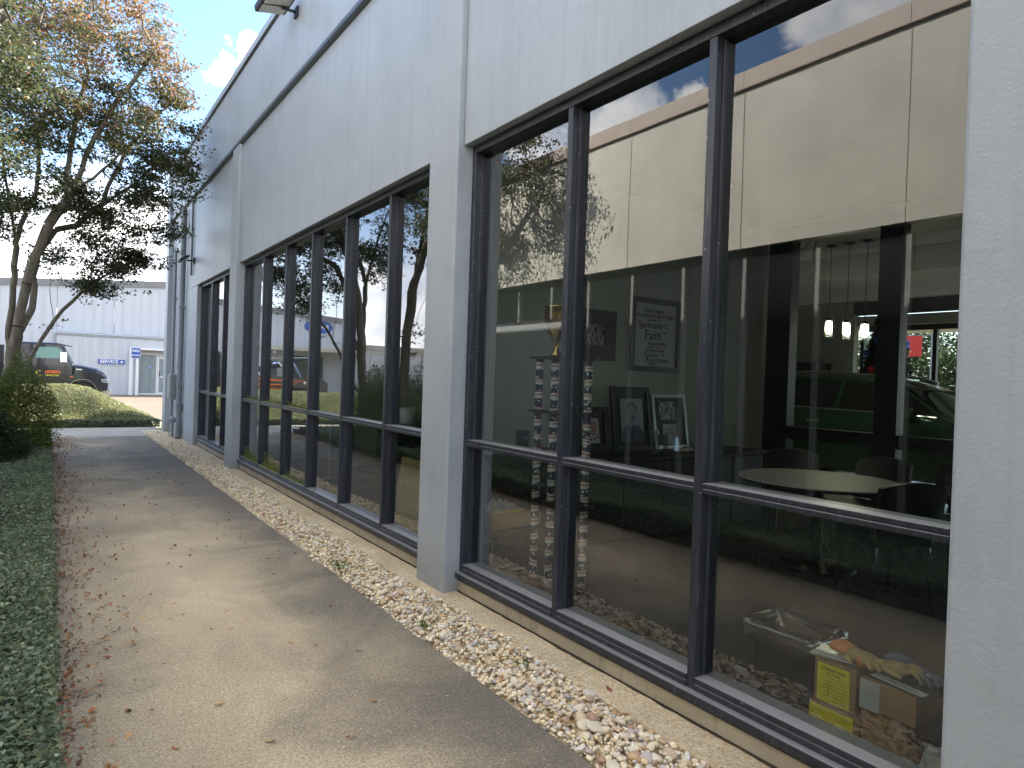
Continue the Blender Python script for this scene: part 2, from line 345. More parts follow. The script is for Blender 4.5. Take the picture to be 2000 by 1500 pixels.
def mat_flag():
    m, nt, b, N, L = nodes('flag_wrapped_column')
    tc = N('ShaderNodeTexCoord'); sp = N('ShaderNodeSeparateXYZ'); L(tc.outputs['Object'], sp.inputs[0])
    a = N('ShaderNodeMath'); a.operation = 'MULTIPLY_ADD'; a.inputs[1].default_value = 9.5; L(sp.outputs[2], a.inputs[0])
    nz = N('ShaderNodeTexNoise'); nz.inputs['Scale'].default_value = 6; L(tc.outputs['Object'], nz.inputs['Vector'])
    nm = N('ShaderNodeMath'); nm.operation = 'MULTIPLY'; nm.inputs[1].default_value = 0.8; L(nz.outputs['Fac'], nm.inputs[0]); L(nm.outputs[0], a.inputs[2])
    fr = N('ShaderNodeMath'); fr.operation = 'FRACT'; L(a.outputs[0], fr.inputs[0])
    rp = N('ShaderNodeValToRGB'); rp.color_ramp.interpolation = 'CONSTANT'
    e = rp.color_ramp.elements; e[0].position = 0; e[0].color = (0.012,0.022,0.07,1); e[1].position = 0.50; e[1].color = (0.72,0.70,0.68,1)
    x = e.new(0.72); x.color = (0.33,0.045,0.05,1); y = e.new(0.80); y.color = (0.70,0.68,0.66,1); z = e.new(0.92); z.color = (0.30,0.04,0.05,1)
    L(fr.outputs[0], rp.inputs[0])
    vo = N('ShaderNodeTexVoronoi'); vo.inputs['Scale'].default_value = 34; L(tc.outputs['Object'], vo.inputs['Vector'])
    st = N('ShaderNodeMath'); st.operation = 'LESS_THAN'; st.inputs[1].default_value = 0.30; L(vo.outputs['Distance'], st.inputs[0])
    lt = N('ShaderNodeMath'); lt.operation = 'LESS_THAN'; lt.inputs[1].default_value = 0.48; L(fr.outputs[0], lt.inputs[0])
    mu = N('ShaderNodeMath'); mu.operation = 'MULTIPLY'; L(st.outputs[0], mu.inputs[0]); L(lt.outputs[0], mu.inputs[1])
    L(mixc(nt, mu.outputs[0], rp.outputs[0], (0.75,0.75,0.75)), b.inputs['Base Color']); b.inputs['Roughness'].default_value = 0.35
    return m
M_FLAG = mat_flag()
def mat_art(name, cols, scale):
    m, nt, b, N, L = nodes(name)
    v = coords(nt)
    w = N('ShaderNodeTexWave'); w.inputs['Scale'].default_value = scale; w.inputs['Distortion'].default_value = 14; w.inputs['Detail'].default_value = 3; w.inputs['Detail Scale'].default_value = 1.6
    L(v, w.inputs['Vector'])
    L(ramp(nt, w.outputs['Fac'], cols), b.inputs['Base Color']); b.inputs['Roughness'].default_value = 0.4
    return m
M_ART = mat_art('swirled_art_print', [(0.15,(0.02,0.025,0.07)),(0.4,(0.10,0.13,0.28)),(0.6,(0.36,0.36,0.42)),(0.8,(0.30,0.14,0.14)),(0.95,(0.62,0.60,0.58))], 7)

# ------------------------------------------------------------------ mesh helpers
class MB:
    def __init__(s): s.v = []; s.f = []
    def box(s, x0, x1, y0, y1, z0, z1):
        n = len(s.v)
        s.v += [(x0,y0,z0),(x1,y0,z0),(x1,y1,z0),(x0,y1,z0),(x0,y0,z1),(x1,y0,z1),(x1,y1,z1),(x0,y1,z1)]
        s.f += [tuple(n+i for i in q) for q in ((0,3,2,1),(4,5,6,7),(0,1,5,4),(1,2,6,5),(2,3,7,6),(3,0,4,7))]
        return s
    def quad(s, a, b, c, d):
        n = len(s.v); s.v += [a,b,c,d]; s.f.append((n,n+1,n+2,n+3)); return s
    def tube(s, p, r, n=8, cap=True):
        p = [Vector(q) for q in p]; r = r if isinstance(r, (list, tuple)) else [r]*len(p)
        base = len(s.v); ref = None
        for i, q in enumerate(p):
            t = (p[min(i+1, len(p)-1)]-p[max(i-1, 0)]).normalized()
            if ref is None: ref = Vector((1,0,0)) if abs(t.x) < 0.9 else Vector((0,1,0))
            a = (ref - t*ref.dot(t)).normalized(); ref = a; b = t.cross(a)
            for k in range(n):
                w = 2*math.pi*k/n; s.v.append(tuple(q + (a*math.cos(w)+b*math.sin(w))*r[i]))
        for i in range(len(p)-1):
            for k in range(n):
                a0 = base+i*n+k; a1 = base+i*n+(k+1)%n
                s.f.append((a0, a1, a1+n, a0+n))
        if cap:
            s.f.append(tuple(base+k for k in range(n-1,-1,-1))); s.f.append(tuple(base+(len(p)-1)*n+k for k in range(n)))
        return s
    def lathe(s, prof, c, n=20, sx=1.0, sy=1.0):
        base = len(s.v)
        for r, z in prof:
            for k in range(n):
                w = 2*math.pi*k/n; s.v.append((c[0]+r*sx*math.cos(w), c[1]+r*sy*math.sin(w), c[2]+z))
        for i in range(len(prof)-1):
            for k in range(n):
                a0 = base+i*n+k; a1 = base+i*n+(k+1)%n; s.f.append((a0, a1, a1+n, a0+n))
        s.f.append(tuple(base+k for k in range(n-1,-1,-1))); s.f.append(tuple(base+(len(prof)-1)*n+k for k in range(n)))
        return s
    def prism(s, poly, d0, d1, axis='y'):
        # poly in the two other axes: axis y -> (x,z); axis x -> (y,z); axis z -> (x,y)
        n = len(poly); b = len(s.v)
        for d in (d0, d1):
            for (p, q) in poly:
                s.v.append((p, d, q) if axis == 'y' else (d, p, q) if axis == 'x' else (p, q, d))
        for k in range(n): s.f.append((b+k, b+(k+1)%n, b+n+(k+1)%n, b+n+k))
        s.f.append(tuple(b+k for k in range(n-1,-1,-1))); s.f.append(tuple(b+n+k for k in range(n)))
        return s
ORG = {}
def label(o, lab=None, cat=None, group=None, kind=None):
    if lab: o['label'] = lab
    if cat: o['category'] = cat
    if group: o['group'] = group
    if kind: o['kind'] = kind
    return o
def link_mesh(name, me, mat, parent=None, at=None, bev=0.0, smooth=False):
    if mat is not None: me.materials.append(mat)
    o = bpy.data.objects.new(name, me); COL.objects.link(o)
    if parent is not None: o.parent = parent; ORG[o.name] = ORG[parent.name]
    else: o.location = at or (0,0,0); ORG[o.name] = Vector(at or (0,0,0))
    if bev:
        m = o.modifiers.new('edge', 'BEVEL'); m.width = bev; m.segments = 2; m.limit_method = 'ANGLE'; m.angle_limit = R(40)
    if smooth:
        me.polygons.foreach_set('use_smooth', [True]*len(me.polygons))
    return o
def obj(name, mb, mat, parent=None, at=None, bev=0.0, smooth=False, fix=True):
    off = ORG[parent.name] if parent is not None else Vector(at or (0,0,0))
    me = bpy.data.meshes.new(name)
    me.from_pydata([(x-off.x, y-off.y, z-off.z) for x,y,z in mb.v], [], mb.f)
    if fix:
        bm = bmesh.new(); bm.from_mesh(me); bmesh.ops.recalc_face_normals(bm, faces=bm.faces); bm.to_mesh(me); bm.free()
    return link_mesh(name, me, mat, parent, at, bev, smooth)
def thing(name, lab, cat, at, group=None):
    o = bpy.data.objects.new(name, None); COL.objects.link(o); o.location = at; o.empty_display_size = 0.1
    ORG[o.name] = Vector(at); return label(o, lab, cat, group)
def structure(name, mb, mat, **k):
    return label(obj(name, mb, mat, **k), kind='structure')
def text(name, body, size, pos, rot, mat, parent, align='CENTER', ext=0.001, sx=1.0, bold=0.0):
    cu = bpy.data.curves.new(name, 'FONT'); cu.body = body; cu.size = size; cu.align_x = align; cu.align_y = 'CENTER'; cu.extrude = ext
    cu.resolution_u = 2
    cu.materials.append(mat)
    cu.offset = bold*size
    tmp = bpy.data.objects.new(name, cu); COL.objects.link(tmp)
    me = bpy.data.meshes.new_from_object(tmp.evaluated_get(bpy.context.evaluated_depsgraph_get())); bpy.data.objects.remove(tmp)
    me.materials.clear(); me.materials.append(mat); me.name = name
    o = bpy.data.objects.new(name, me); COL.objects.link(o); o.parent = parent
    o.location = Vector(pos)-ORG[parent.name]; o.rotation_euler = rot; o.scale = (sx, 1, 1); ORG[o.name] = ORG[parent.name]
    return o
FACE_MY = (R(90), 0, 0)
FACE_MX = (R(90), 0, R(-90))
def big_mesh(name, V, F, col, mat, parent=None, at=None, smooth=False):
    """V (n,3) float, F (m,k) int faces of equal size k, col (n,3) per point"""
    off = np.array(ORG[parent.name] if parent is not None else (at or (0,0,0)))
    V = (V-off).astype(np.float32); m, k = F.shape
    me = bpy.data.meshes.new(name)
    me.vertices.add(len(V)); me.vertices.foreach_set('co', V.ravel())
    me.loops.add(m*k); me.loops.foreach_set('vertex_index', F.astype(np.int32).ravel())
    me.polygons.add(m); me.polygons.foreach_set('loop_start', np.arange(0, m*k, k, dtype=np.int32))
    try: me.polygons.foreach_set('loop_total', np.full(m, k, dtype=np.int32))
    except Exception: pass
    if col is not None:
        a = me.attributes.new('col', 'FLOAT_COLOR', 'POINT')
        c4 = np.ones((len(V), 4), np.float32); c4[:, :3] = col; a.data.foreach_set('color', c4.ravel())
    me.update(calc_edges=True)
    return link_mesh(name, me, mat, parent, at, 0, smooth)
def leaves(P, size, col, up=0.5, aspect=0.55, fold=0.0, nrm=None):
    """one folded leaf (two triangles' worth, a bent quad of 4 points) at each P"""
    n = len(P)
    d = rng.normal(size=(n,3)); d[:,2] *= 0.6; d /= np.linalg.norm(d, axis=1, keepdims=True)
    nr = rng.normal(size=(n,3))*(1-up)
    nr += (np.array([0,0,1.0]) if nrm is None else nrm)*up*1.6
    nr -= d*np.sum(nr*d, axis=1, keepdims=True); nr /= np.linalg.norm(nr, axis=1, keepdims=True)+1e-9
    w = np.cross(nr, d); s = size[:,None]
    a = P - d*s*0.5; c = P + d*s*0.5 - nr*s*0.12
    b = P + w*s*aspect*0.5 + nr*s*0.10; e = P - w*s*aspect*0.5 + nr*s*0.10
    V = np.stack([a,b,c,e], 1).reshape(-1,3)
    F = np.arange(4*n).reshape(n,4)
    return V, F, np.repeat(col, 4, axis=0)
def pick(n, pal, wts=None, jit=0.12):
    pal = np.array(pal); k = rng.choice(len(pal), n, p=None if wts is None else np.array(wts)/sum(wts))
    return np.clip(pal[k]*(1+rng.normal(0, jit, (n,1))), 0, 1)
# ================================================================== ground
LOTZ = -0.08
structure('ground', MB().quad((-400,-400,LOTZ-0.05),(400,-400,LOTZ-0.05),(400,600,LOTZ-0.05),(-400,600,LOTZ-0.05)), plain('far_ground', (0.16,0.17,0.10), 0.95, var=0.25, vscale=0.05))
structure('parking_lot', MB().box(-60, 60, 23.5, 140, LOTZ-0.04, LOTZ), M_LOT)
structure('parking_lot', MB().box(17, 90, -60, 23.5, LOTZ-0.04, LOTZ), M_LOT)
# walk, cast in slabs with tooled joints between
walk = MB().box(0.03, 1.90, -4, 19.75, -0.16, -0.055)
W = structure('walkway', walk, M_PATH)
cuts = [-4, 17.3]
for a, b in zip(cuts[:-1], cuts[1:]):
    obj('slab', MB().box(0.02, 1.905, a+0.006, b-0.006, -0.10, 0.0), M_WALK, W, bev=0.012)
for (x0, x1, y0, y1) in ((-0.60, 2.36, 17.306, 18.4), (-0.60, 2.36, 18.41, 19.75), (-3.4, -0.61, 17.306, 19.75)):
    obj('slab', MB().box(x0, x1, y0, y1, -0.10, -0.002), M_PATH, W, bev=0.012)
structure('footing', MB().box(2.33, 2.56, -4, 18.75, -0.2, 0.0), M_AGG, bev=0.01)
jl = [(2.549, -1+0.09*k) for k in range(217)]
jr = [(2.549-0.008-0.012*abs(math.sin(k*1.7)*math.sin(k*0.37+1))-0.006*random.random(), -1+0.09*k) for k in range(216, -1, -1)]
structure('dirt_joint', MB().prism(jl+jr, -0.02, 0.005, 'z'), M_SOIL)
structure('gravel_soil', MB().box(1.90, 2.335, -4, 18.75, -0.15, -0.045), plain('gravel_dust', (0.60,0.48,0.31), 0.95, var=0.2, vscale=60, bmp=0.5, bscale=120))
structure('bed_soil', MB().box(-1.90, 0.02, -4, 17.3, -0.15, 0.10), M_SOIL)

# ================================================================== the building on the right
BLD = thing('commercial_building', 'grey painted building along the gravel strip with tall dark framed windows', 'building', (2.5, 9.0, 0))
XP, XW, XF, XG = 2.416, 2.47, 2.55, 2.618
HEAD, BELT, TOP = 3.30, 5.20, 6.36
for y0, y1 in ((0.42, 0.955), (4.27, 4.705), (11.27, 11.73)):
    obj('pillar', MB().box(XP, 2.62, y0, y1, -0.06, BELT), M_PILLAR, BLD, bev=0.016)
core = MB()
core.box(2.505, 2.75, -6, 18.69, HEAD+0.012, TOP-0.02)
for y0, y1 in ((0.43, 0.945), (4.28, 4.695), (11.28, 11.72), (14.99, 18.68)): core.box(2.56, 2.76, y0, y1, -0.05, HEAD+0.01)
core.box(2.56, 2.76, -6, 0.43, -0.05, HEAD+0.01)
obj('wall', core, M_WALL, BLD)
def panel(y0, y1, z0, z1, x0, x1=2.5): obj('wall_panel', MB().box(x0, x1, y0+0.004, y1-0.004, z0, z1), M_WALL, BLD, bev=0.004)
for a, b in ((0.958, 4.267), (4.709, 6.82), (6.82, 9.02), (9.02, 11.267), (11.734, 13.4), (13.4, 15.0), (15.0, 16.7), (16.7, 18.3)):
    panel(a, b, HEAD, BELT-0.004, XW)
for a, b in ((14.955, 16.7), (16.7, 18.3)): panel(a, b, -0.03, HEAD-0.004, XW, 2.555)
panel(-6, 0.415, -0.03, BELT-0.004, XW, 2.555)
obj('corner_post', MB().box(2.36, 2.7, 18.30, 18.70, -0.08, TOP-0.02), M_WALL, BLD, bev=0.01)
for a, b in ((-6, 0.7), (0.7, 4.3), (4.3, 7.9), (7.9, 11.5), (11.5, 15.1), (15.1, 18.30)):
    obj('parapet_panel', MB().box(XP, 2.5, a+0.004, b-0.004, BELT+0.05, TOP-0.02), M_WALL, BLD, bev=0.004)
obj('belt_trim', MB().box(XP-0.006, 2.505, -6, 18.30, BELT+0.002, BELT+0.048), M_TRIM, BLD)
cp = MB().box(2.385, 2.95, -6, 18.74, TOP, TOP+0.10).box(2.43, 2.9, -6, 18.7, TOP-0.021, TOP-0.001)
obj('coping', cp, M_COPING, BLD)
obj('gap_strip', MB().box(2.40, 2.43, -6, 18.72, TOP-0.028, TOP-0.002), M_BLACK, BLD)  # black strip along the gap under the coping
obj('roof', MB().box(2.76, 20.5, -6, 18.69, 5.2, 5.4), M_ROOFGREY, BLD)
obj('end_wall', MB().box(2.71, 20.5, 18.42, 18.68, LOTZ, TOP-0.02), M_WALL, BLD)
obj('shadow_wing', MB().box(3.0, 20.5, 18.72, 21.1, LOTZ, TOP), M_WALL, BLD)  # unseen wing added to throw a shadow edge onto the mound

def window(y0, y1, mull, mossy=None):
    fr = MB()
    for a, b in ((y0, y0+0.045), (y1-0.045, y1)):
        fr.box(XF, 2.70, a, b, 0.152, HEAD-0.002).box(2.597, 2.645, a if a == y0 else a-0.010, b+0.010 if a == y0 else b, 0.215, HEAD-0.054)
    fr.box(XF-0.003, 2.70, y0+0.046, y1-0.046, HEAD-0.052, HEAD-0.004)
    fr.box(XF+0.012, 2.70, y0+0.001, y1-0.001, HEAD-0.003, HEAD+0.011)
    w = obj('window', fr, M_FRAME, BLD, bev=0.003)
    dr = MB().box(2.512, 2.60, y0+0.002, y1-0.002, 0.108, 0.148).box(2.535, 2.60, y0+0.002, y1-0.002, 0.085, 0.107)
    obj('drip_edge', dr, M_FRAME, w, bev=0.004)
    obj('plinth', MB().box(XF, 2.72, y0, y1, -0.04, 0.084), M_PLINTH, BLD)
    for m in mull:
        mm = MB().box(XF, 2.70, m-0.023, m+0.023, 0.151, HEAD-0.053).box(2.597, 2.645, m-0.033, m+0.033, 0.217, HEAD-0.058)
        obj('mullion', mm, M_FRAME, w, bev=0.003)
    ed = [y0+0.022]+list(mull)+[y1-0.022]
    for i, (a, b) in enumerate(zip(ed[:-1], ed[1:])):
        p, q = a+0.0245, b-0.0245
        obj('rail', MB().box(XF+0.003, 2.70, p, q, 1.084, 1.108).box(XF+0.003, 2.70, p, q, 1.111, 1.134), M_FRAME, w, bev=0.003)
        obj('sill', MB().box(XF-0.004, 2.70, p, q, 0.151, 0.178).box(XF-0.004, 2.70, p, q, 0.182, 0.210), M_FRAME, w, bev=0.003)
        for z0, z1 in ((0.212, 1.083), (1.136, HEAD-0.053)):
            obj('pane', MB().quad((XG, p, z0), (XG, p, z1), (XG, q, z1), (XG, q, z0)), M_GLASS, w, fix=False)
    return w
window(0.958, 4.268, [2.085, 3.135])
w2 = window(4.707, 11.268, [5.72, 6.82, 7.93, 9.00, 10.12])
window(11.732, 14.953, [12.80, 13.87])
# green algae caught in the far bays of the second window
def algae(y0, y1, z0, zmax, n):
    P = np.stack([rng.uniform(2.556, 2.613, n), rng.uniform(y0, y1, n), z0+rng.exponential(zmax*0.22, n).clip(0, zmax)], 1)
    near = rng.random(n) < 0.5
    P[near, 0] = 2.612; P[~near, 2] = z0+0.004
    V, F, c = leaves(P, rng.uniform(0.008, 0.028, n), pick(n, [(0.20,0.24,0.05),(0.13,0.17,0.04),(0.28,0.29,0.10)]), 0.3)
    return V, F, c
A = [algae(9.05, 11.2, 0.211, 0.22, 2600), algae(7.97, 8.95, 0.211, 0.10, 500), algae(8.0, 11.2, 1.136, 0.10, 1300)]
off = 0; FF = []
for V, F, c in A: FF.append(F+off); off += len(V)
label(big_mesh('algae', np.concatenate([a[0] for a in A]), np.concatenate(FF), np.concatenate([a[2] for a in A]), M_LITTER, BLD), kind='stuff')

# pipes and boxes on the wall
def pipe(name, lab, y, x, r, z0, z1, mat, group, brackets=()):
    t = thing(name, lab, 'pipe', (x, y, z0), group)
    obj('pipe_run', MB().tube([(x,y,z0),(x,y,z1)], r, 10), mat, t, smooth=False)
    for z in brackets: obj('bracket', MB().box(x-r-0.012, x+0.09, y-r-0.02, y+r+0.02, z, z+0.04), M_GREYMETAL, t)
    return t
PG = 'pipes on the far end of the grey wall'
M_PIPE = plain('grey_pipe', (0.20, 0.22, 0.24), 0.5, 0.1)
dp = pipe('drain_pipe', 'thick grey downpipe dropping to the gravel beside the electrical box', 16.35, 2.40, 0.055, 0.05, 5.1, M_PIPE, PG, (1.2, 2.9, 4.6))
obj('elbow', MB().tube([(2.40,16.35,0.30),(2.40,16.38,0.12),(2.39,16.42,0.02)], 0.062, 10), M_PIPE, dp)
obj('coupling', MB().lathe([(0.075,0),(0.075,0.16)], (2.40,16.35,0.62), 12), M_PIPE, dp)
pipe('conduit', 'thin grey conduit running up to the wall floodlight', 15.55, 2.44, 0.022, 3.55, 5.15, M_PIPE, PG, (4.4,))
pipe('conduit', 'long slim grey conduit beside the thick downpipe', 16.85, 2.43, 0.022, 0.15, 6.2, M_PIPE, PG, (1.6, 3.6))
pipe('conduit', 'slim grey conduit nearest the corner post', 17.6, 2.42, 0.035, 0.05, 4.35, M_PIPE, PG, (1.2, 3.2))
eb = thing('electrical_box', 'grey electrical meter box fixed low on the far wall', 'utility box', (2.42, 17.1, 0.75))
obj('cabinet', MB().box(2.30, 2.47, 16.95, 17.4, 0.85, 1.42), M_GREYMETAL, eb, bev=0.01)
obj('cover', MB().box(2.285, 2.30, 16.97, 17.38, 0.88, 1.39), M_GREYMETAL, eb, bev=0.004)
sp = thing('standpipe', 'grey standpipe valve with a hanging hose by the downpipe', 'valve', (2.3, 16.9, 0))
obj('riser', MB().tube([(2.32,16.7,0),(2.32,16.7,0.34)], 0.035, 10), M_GREYMETAL, sp)
obj('valve_body', MB().lathe([(0.04,0),(0.07,0.02),(0.07,0.10),(0.045,0.13),(0.02,0.16)], (2.32,16.7,0.33), 12).tube([(2.24,16.7,0.40),(2.40,16.7,0.40)], 0.03, 8), M_GREYMETAL, sp)
obj('hose', MB().tube([(2.30,16.75,0.40),(2.29,17.0,0.36),(2.28,17.08,0.2),(2.30,17.05,0.06),(2.31,16.9,0.02)], 0.013, 8), M_GREYMETAL, sp)

def flood(y, x, z, lab, tilt, s=1.0, wall=None):
    t = thing('floodlight', lab, 'floodlight', (x, y, z), 'floodlights on the grey building')
    if wall: obj('arm', MB().tube([(wall, y, z-0.02), (x+0.02, y, z-0.02)], 0.018, 8).box(wall-0.02, wall+0.01, y-0.06, y+0.06, z-0.08, z+0.04), M_DARKPAINT, t)
    c, sn = math.cos(tilt), math.sin(tilt)
    def tr(mb):
        out = MB(); out.f = mb.f
        for (a, b, d) in mb.v: out.v.append((x+(a*c+d*sn)*s, y+b*s, z+(-a*sn+d*c)*s))
        return out
    obj('housing', tr(MB().box(-0.20, 0.12, -0.22, 0.22, 0.0, 0.06)), M_DARKPAINT, t, bev=0.008)
    obj('heatsink', tr(MB().box(-0.14, 0.06, -0.16, 0.16, 0.061, 0.085)), M_DARKPAINT, t)
    for q in (-0.105, 0.105):
        obj('lens', tr(MB().box(-0.17, 0.09, q-0.085, q+0.085, -0.012, -0.001)), plain('led_lens', (0.62,0.60,0.52), 0.35, var=0.12, vscale=25), t, bev=0.004)
    return t
flood(8.36, 2.20, 6.03, 'flat dark floodlight jutting from the top of the grey parapet', R(-12), 1.15, wall=2.41)
flood(15.4, 2.30, 3.86, 'small tilted floodlight on the wall above the farthest window', R(-38), 0.7, wall=2.46)
flood(14.9, 2.30, 5.70, 'floodlight on the parapet just behind the tree branches', R(-30), 0.55, wall=2.41)

# ================================================================== building across the courtyard (seen mirrored)
OPP = thing('office_building', 'cream building across the courtyard seen mirrored in the window glass', 'building', (-2.0, 3, 0))
XO = -1.88
ys = [-8.7, -6.7, -4.7, -2.7, -0.68, 1.32, 3.31, 5.29, 7.29, 9.3, 11.9]
for a, b in zip(ys[:-1], ys[1:]):
    obj('wall_panel', MB().box(XO-0.1, XO, a+0.006, b-0.006, 3.32, 5.29), M_CREAM, OPP, bev=0.004)
    obj('fascia', MB().box(XO-0.3, XO+0.035, a+0.003, b-0.003, 5.335, 5.55), M_TAN, OPP)
ob = MB().box(XO-0.35, XO-0.012, -8.7, 11.9, 3.33, 5.33)
ob.box(-14, XO-0.2, -8.7, 11.9, 5.2, 5.3).box(-14, -13.8, -8.7, 11.9, -0.1, 5.2).box(-14, XO-0.2, 11.75, 11.9, -0.1, 5.3).box(-14, XO-0.2, -8.7, -8.55, -0.1, 5.2)
obj('wall', ob, M_CREAM, OPP)
obj('plinth', MB().box(XO-0.2, XO-0.02, -8.7, 11.9, -0.1, 0.28), M_PLINTH, OPP)
obj('infill_wall', MB().box(XO-0.25, XO-0.10, 8.55, 11.9, 0.281, 2.60), plain('grey_infill', (0.30,0.31,0.31), 0.7), OPP)
owin = MB(); owin.box(XO-0.24, XO-0.13, -8.6, 11.8, 3.23, 3.318); owin.box(XO-0.22, XO-0.13, 8.56, 11.8, 2.60, 2.66); owin.box(XO-0.22, XO-0.13, -8.6, 8.55, 0.282, 0.34)
ow = obj('window', owin, M_FRAME, OPP)
om = [3.32+0.99*k for k in range(-12, 9)]
M_MULL = plain('pale_mullion', (0.26, 0.255, 0.24), 0.4)
for m in om:
    obj('mullion', MB().box(XO-0.22, XO-0.115, m-0.026, m+0.026, 2.662 if m > 8.6 else 0.342, 3.228), M_MULL, ow)
for a, b in zip(om[:-1], om[1:]):
    X = XO-0.17; PZ = 0.342 if b < 8.6 else 2.662
    obj('pane', MB().quad((X, a+0.027, PZ), (X, b-0.027, PZ), (X, b-0.027, 3.228), (X, a+0.027, 3.228)), M_GLASS_OPP, ow, fix=False)
structure('floor', MB().box(-13.8, XO-0.2, -8.5, 11.7, 0.0, 0.1), M_CARPET)
structure('interior_wall', MB().box(-6.2, -6.0, -8.5, 11.7, 0.1, 5.1), plain('dark_office_wall', (0.07,0.072,0.07), 0.8))

# ================================================================== rooms behind the glass
FZ = 0.08
structure('floor', MB().box(2.70, 7.5, -6, 18.4, -0.1, FZ), M_CARPET)
structure('floor', MB().box(7.5, 15.6, -6, 18.4, -0.1, FZ+0.004), M_TILE)
# suspended ceiling of separate tiles
CL = structure('ceiling', MB().box(2.76, 16.4, -6, 18.4, 3.60, 3.68), plain('ceiling_grid', (0.10,0.10,0.09), 0.9))
tile = None
for i in range(12):
    for j in range(9):
        if i < 4: continue
        x, y = 2.80+i*1.135, -2.6+j*1.135
        if tile is None:
            tile = obj('ceiling_tile', MB().box(x+0.002, x+1.133, y+0.002, y+1.133, 3.575, 3.598), M_CEIL, CL); t0 = (x, y)
        else:
            o = tile.copy(); COL.objects.link(o); o.parent = CL; o.location = (x-t0[0], y-t0[1], 0)
YW = 5.1
structure('lounge_wall', MB().box(2.80, 7.45, YW, YW+0.14, FZ, 3.57), M_INWALL)
structure('lounge_wall', MB().box(2.76, 16.2, -6, -5.85, FZ, 3.57), M_INGREY)
structure('interior_wall', MB().box(7.0, 7.15, YW+0.2, 18.4, FZ, 3.57), M_INGREY)
structure('interior_wall', MB().box(2.80, 7.45, 11.5, 11.62, FZ, 3.57), M_INGREY)
# black framed opening between lounge and showroom
PT = thing('room_divider', 'black framed glazed divider between the lounge and the showroom', 'room divider', (7.45, 3, FZ))
for y0, y1 in ((4.74, 5.06), (3.46, 3.70), (2.2, 2.32), (0.9, 1.02), (-0.4, -0.28), (-1.7, -1.58)):
    obj('post', MB().box(7.40, 7.56, y0, y1, FZ, 3.57), M_BLACK, PT)
obj('beam', MB().box(7.41, 7.55, -5.8, 5.06, 3.40, 3.568), M_BLACK, PT)
for a, b in ((3.701, 4.739), (2.321, 3.459), (1.021, 2.199), (-0.279, 0.899)):
    obj('rail', MB().box(7.42, 7.54, a, b, 0.98, 1.13), M_BLACK, PT)
# showroom: far white wall, dropped soffit, glazed front
structure('showroom_wall', MB().box(7.5, 15.4, 9.5, 9.65, FZ, 3.57), M_INWALL)
structure('showroom_wall', MB().box(15.0, 15.2, 8.0, 9.5, FZ, 3.57), M_INWALL)
structure('soffit', MB().box(9.6, 12.2, -3, 9.45, 3.24, 3.565), plain('soffit_grey', (0.33,0.33,0.32), 0.8))
structure('header_beam', MB().box(14.9, 15.1, -5.8, 7.98, 3.28, 3.565), M_DARKPAINT)
structure('header_beam', MB().box(15.12, 17.6, -5.8, 8.5, 3.05, 3.27), M_CREAM)  # pale beam; its outward depth is an added overhang keeping sun out
SF = thing('shopfront', 'dark framed glass front of the showroom facing the road', 'shopfront', (15.3, 3, FZ))
fb = MB().box(15.24, 15.36, -5.8, 7.98, 2.93, 3.045).box(15.24, 15.36, -5.8, 7.98, FZ, 0.2)
obj('frame', fb, M_BLACK, SF)
sy = [7.94, 6.42, 5.2, 4.3, 3.4, 2.2, 1.0, -0.2, -2, -4]
for y in sy: obj('mullion', MB().box(15.25, 15.35, y-0.04, y+0.04, 0.201, 2.929), M_BLACK, SF)
for a, b in zip(sy[1:], sy[:-1]):
    obj('pane', MB().quad((15.30, a+0.041, 0.202), (15.30, a+0.041, 2.928), (15.30, b-0.041, 2.928), (15.30, b-0.041, 0.202)), M_CLEAR, SF, fix=False)
cn = thing('cabinet', 'dark wall cabinet hanging on the white showroom wall above the car roof', 'cabinet', (14.8, 8.9, 1.7))
obj('cabinet_body', MB().box(14.35, 14.99, 8.50, 9.45, 1.7, 2.20), M_DARKPAINT, cn, bev=0.01)
obj('cabinet_door', MB().box(14.33, 14.349, 8.98, 9.43, 1.72, 2.18), M_INGREY, cn)
obj('cabinet_door', MB().box(14.33, 14.349, 8.52, 8.96, 1.72, 2.18), M_BLACK, cn)
# ================================================================== furnishings behind the first window
def picture(name, lab, cat, x0, x1, z0, z1, y, fw, mat_frame, border=0.0, mat_mat=None, tilt=0.0, depth=0.03, group=None):
    """framed picture facing -Y, its back at y; tilt leans the top back"""
    t = thing(name, lab, cat, ((x0+x1)/2, y, z0), group)
    def lean(mb):
        out = MB(); out.f = mb.f
        for (a, b, c) in mb.v:
            h = c-z0; out.v.append((a, b+h*math.sin(tilt), z0+h*math.cos(tilt)))
        return out
    fr = MB().box(x0, x0+fw, y-depth, y, z0, z1).box(x1-fw, x1, y-depth, y, z0, z1).box(x0+fw, x1-fw, y-depth, y, z0, z0+fw).box(x0+fw, x1-fw, y-depth, y, z1-fw, z1)
    obj('frame', lean(fr), mat_frame, t)
    if mat_mat is not None: obj('mount', lean(MB().box(x0+fw, x1-fw, y-0.010, y-0.004, z0+fw, z1-fw)), mat_mat, t)
    return t, lean
t, ln = picture('framed_print', 'black framed word print with large Faith lettering on the lounge wall', 'picture', 5.05, 5.82, 1.725, 2.515, 5.098, 0.055, M_BLACK, mat_mat=M_PAPER)
LX = 5.42
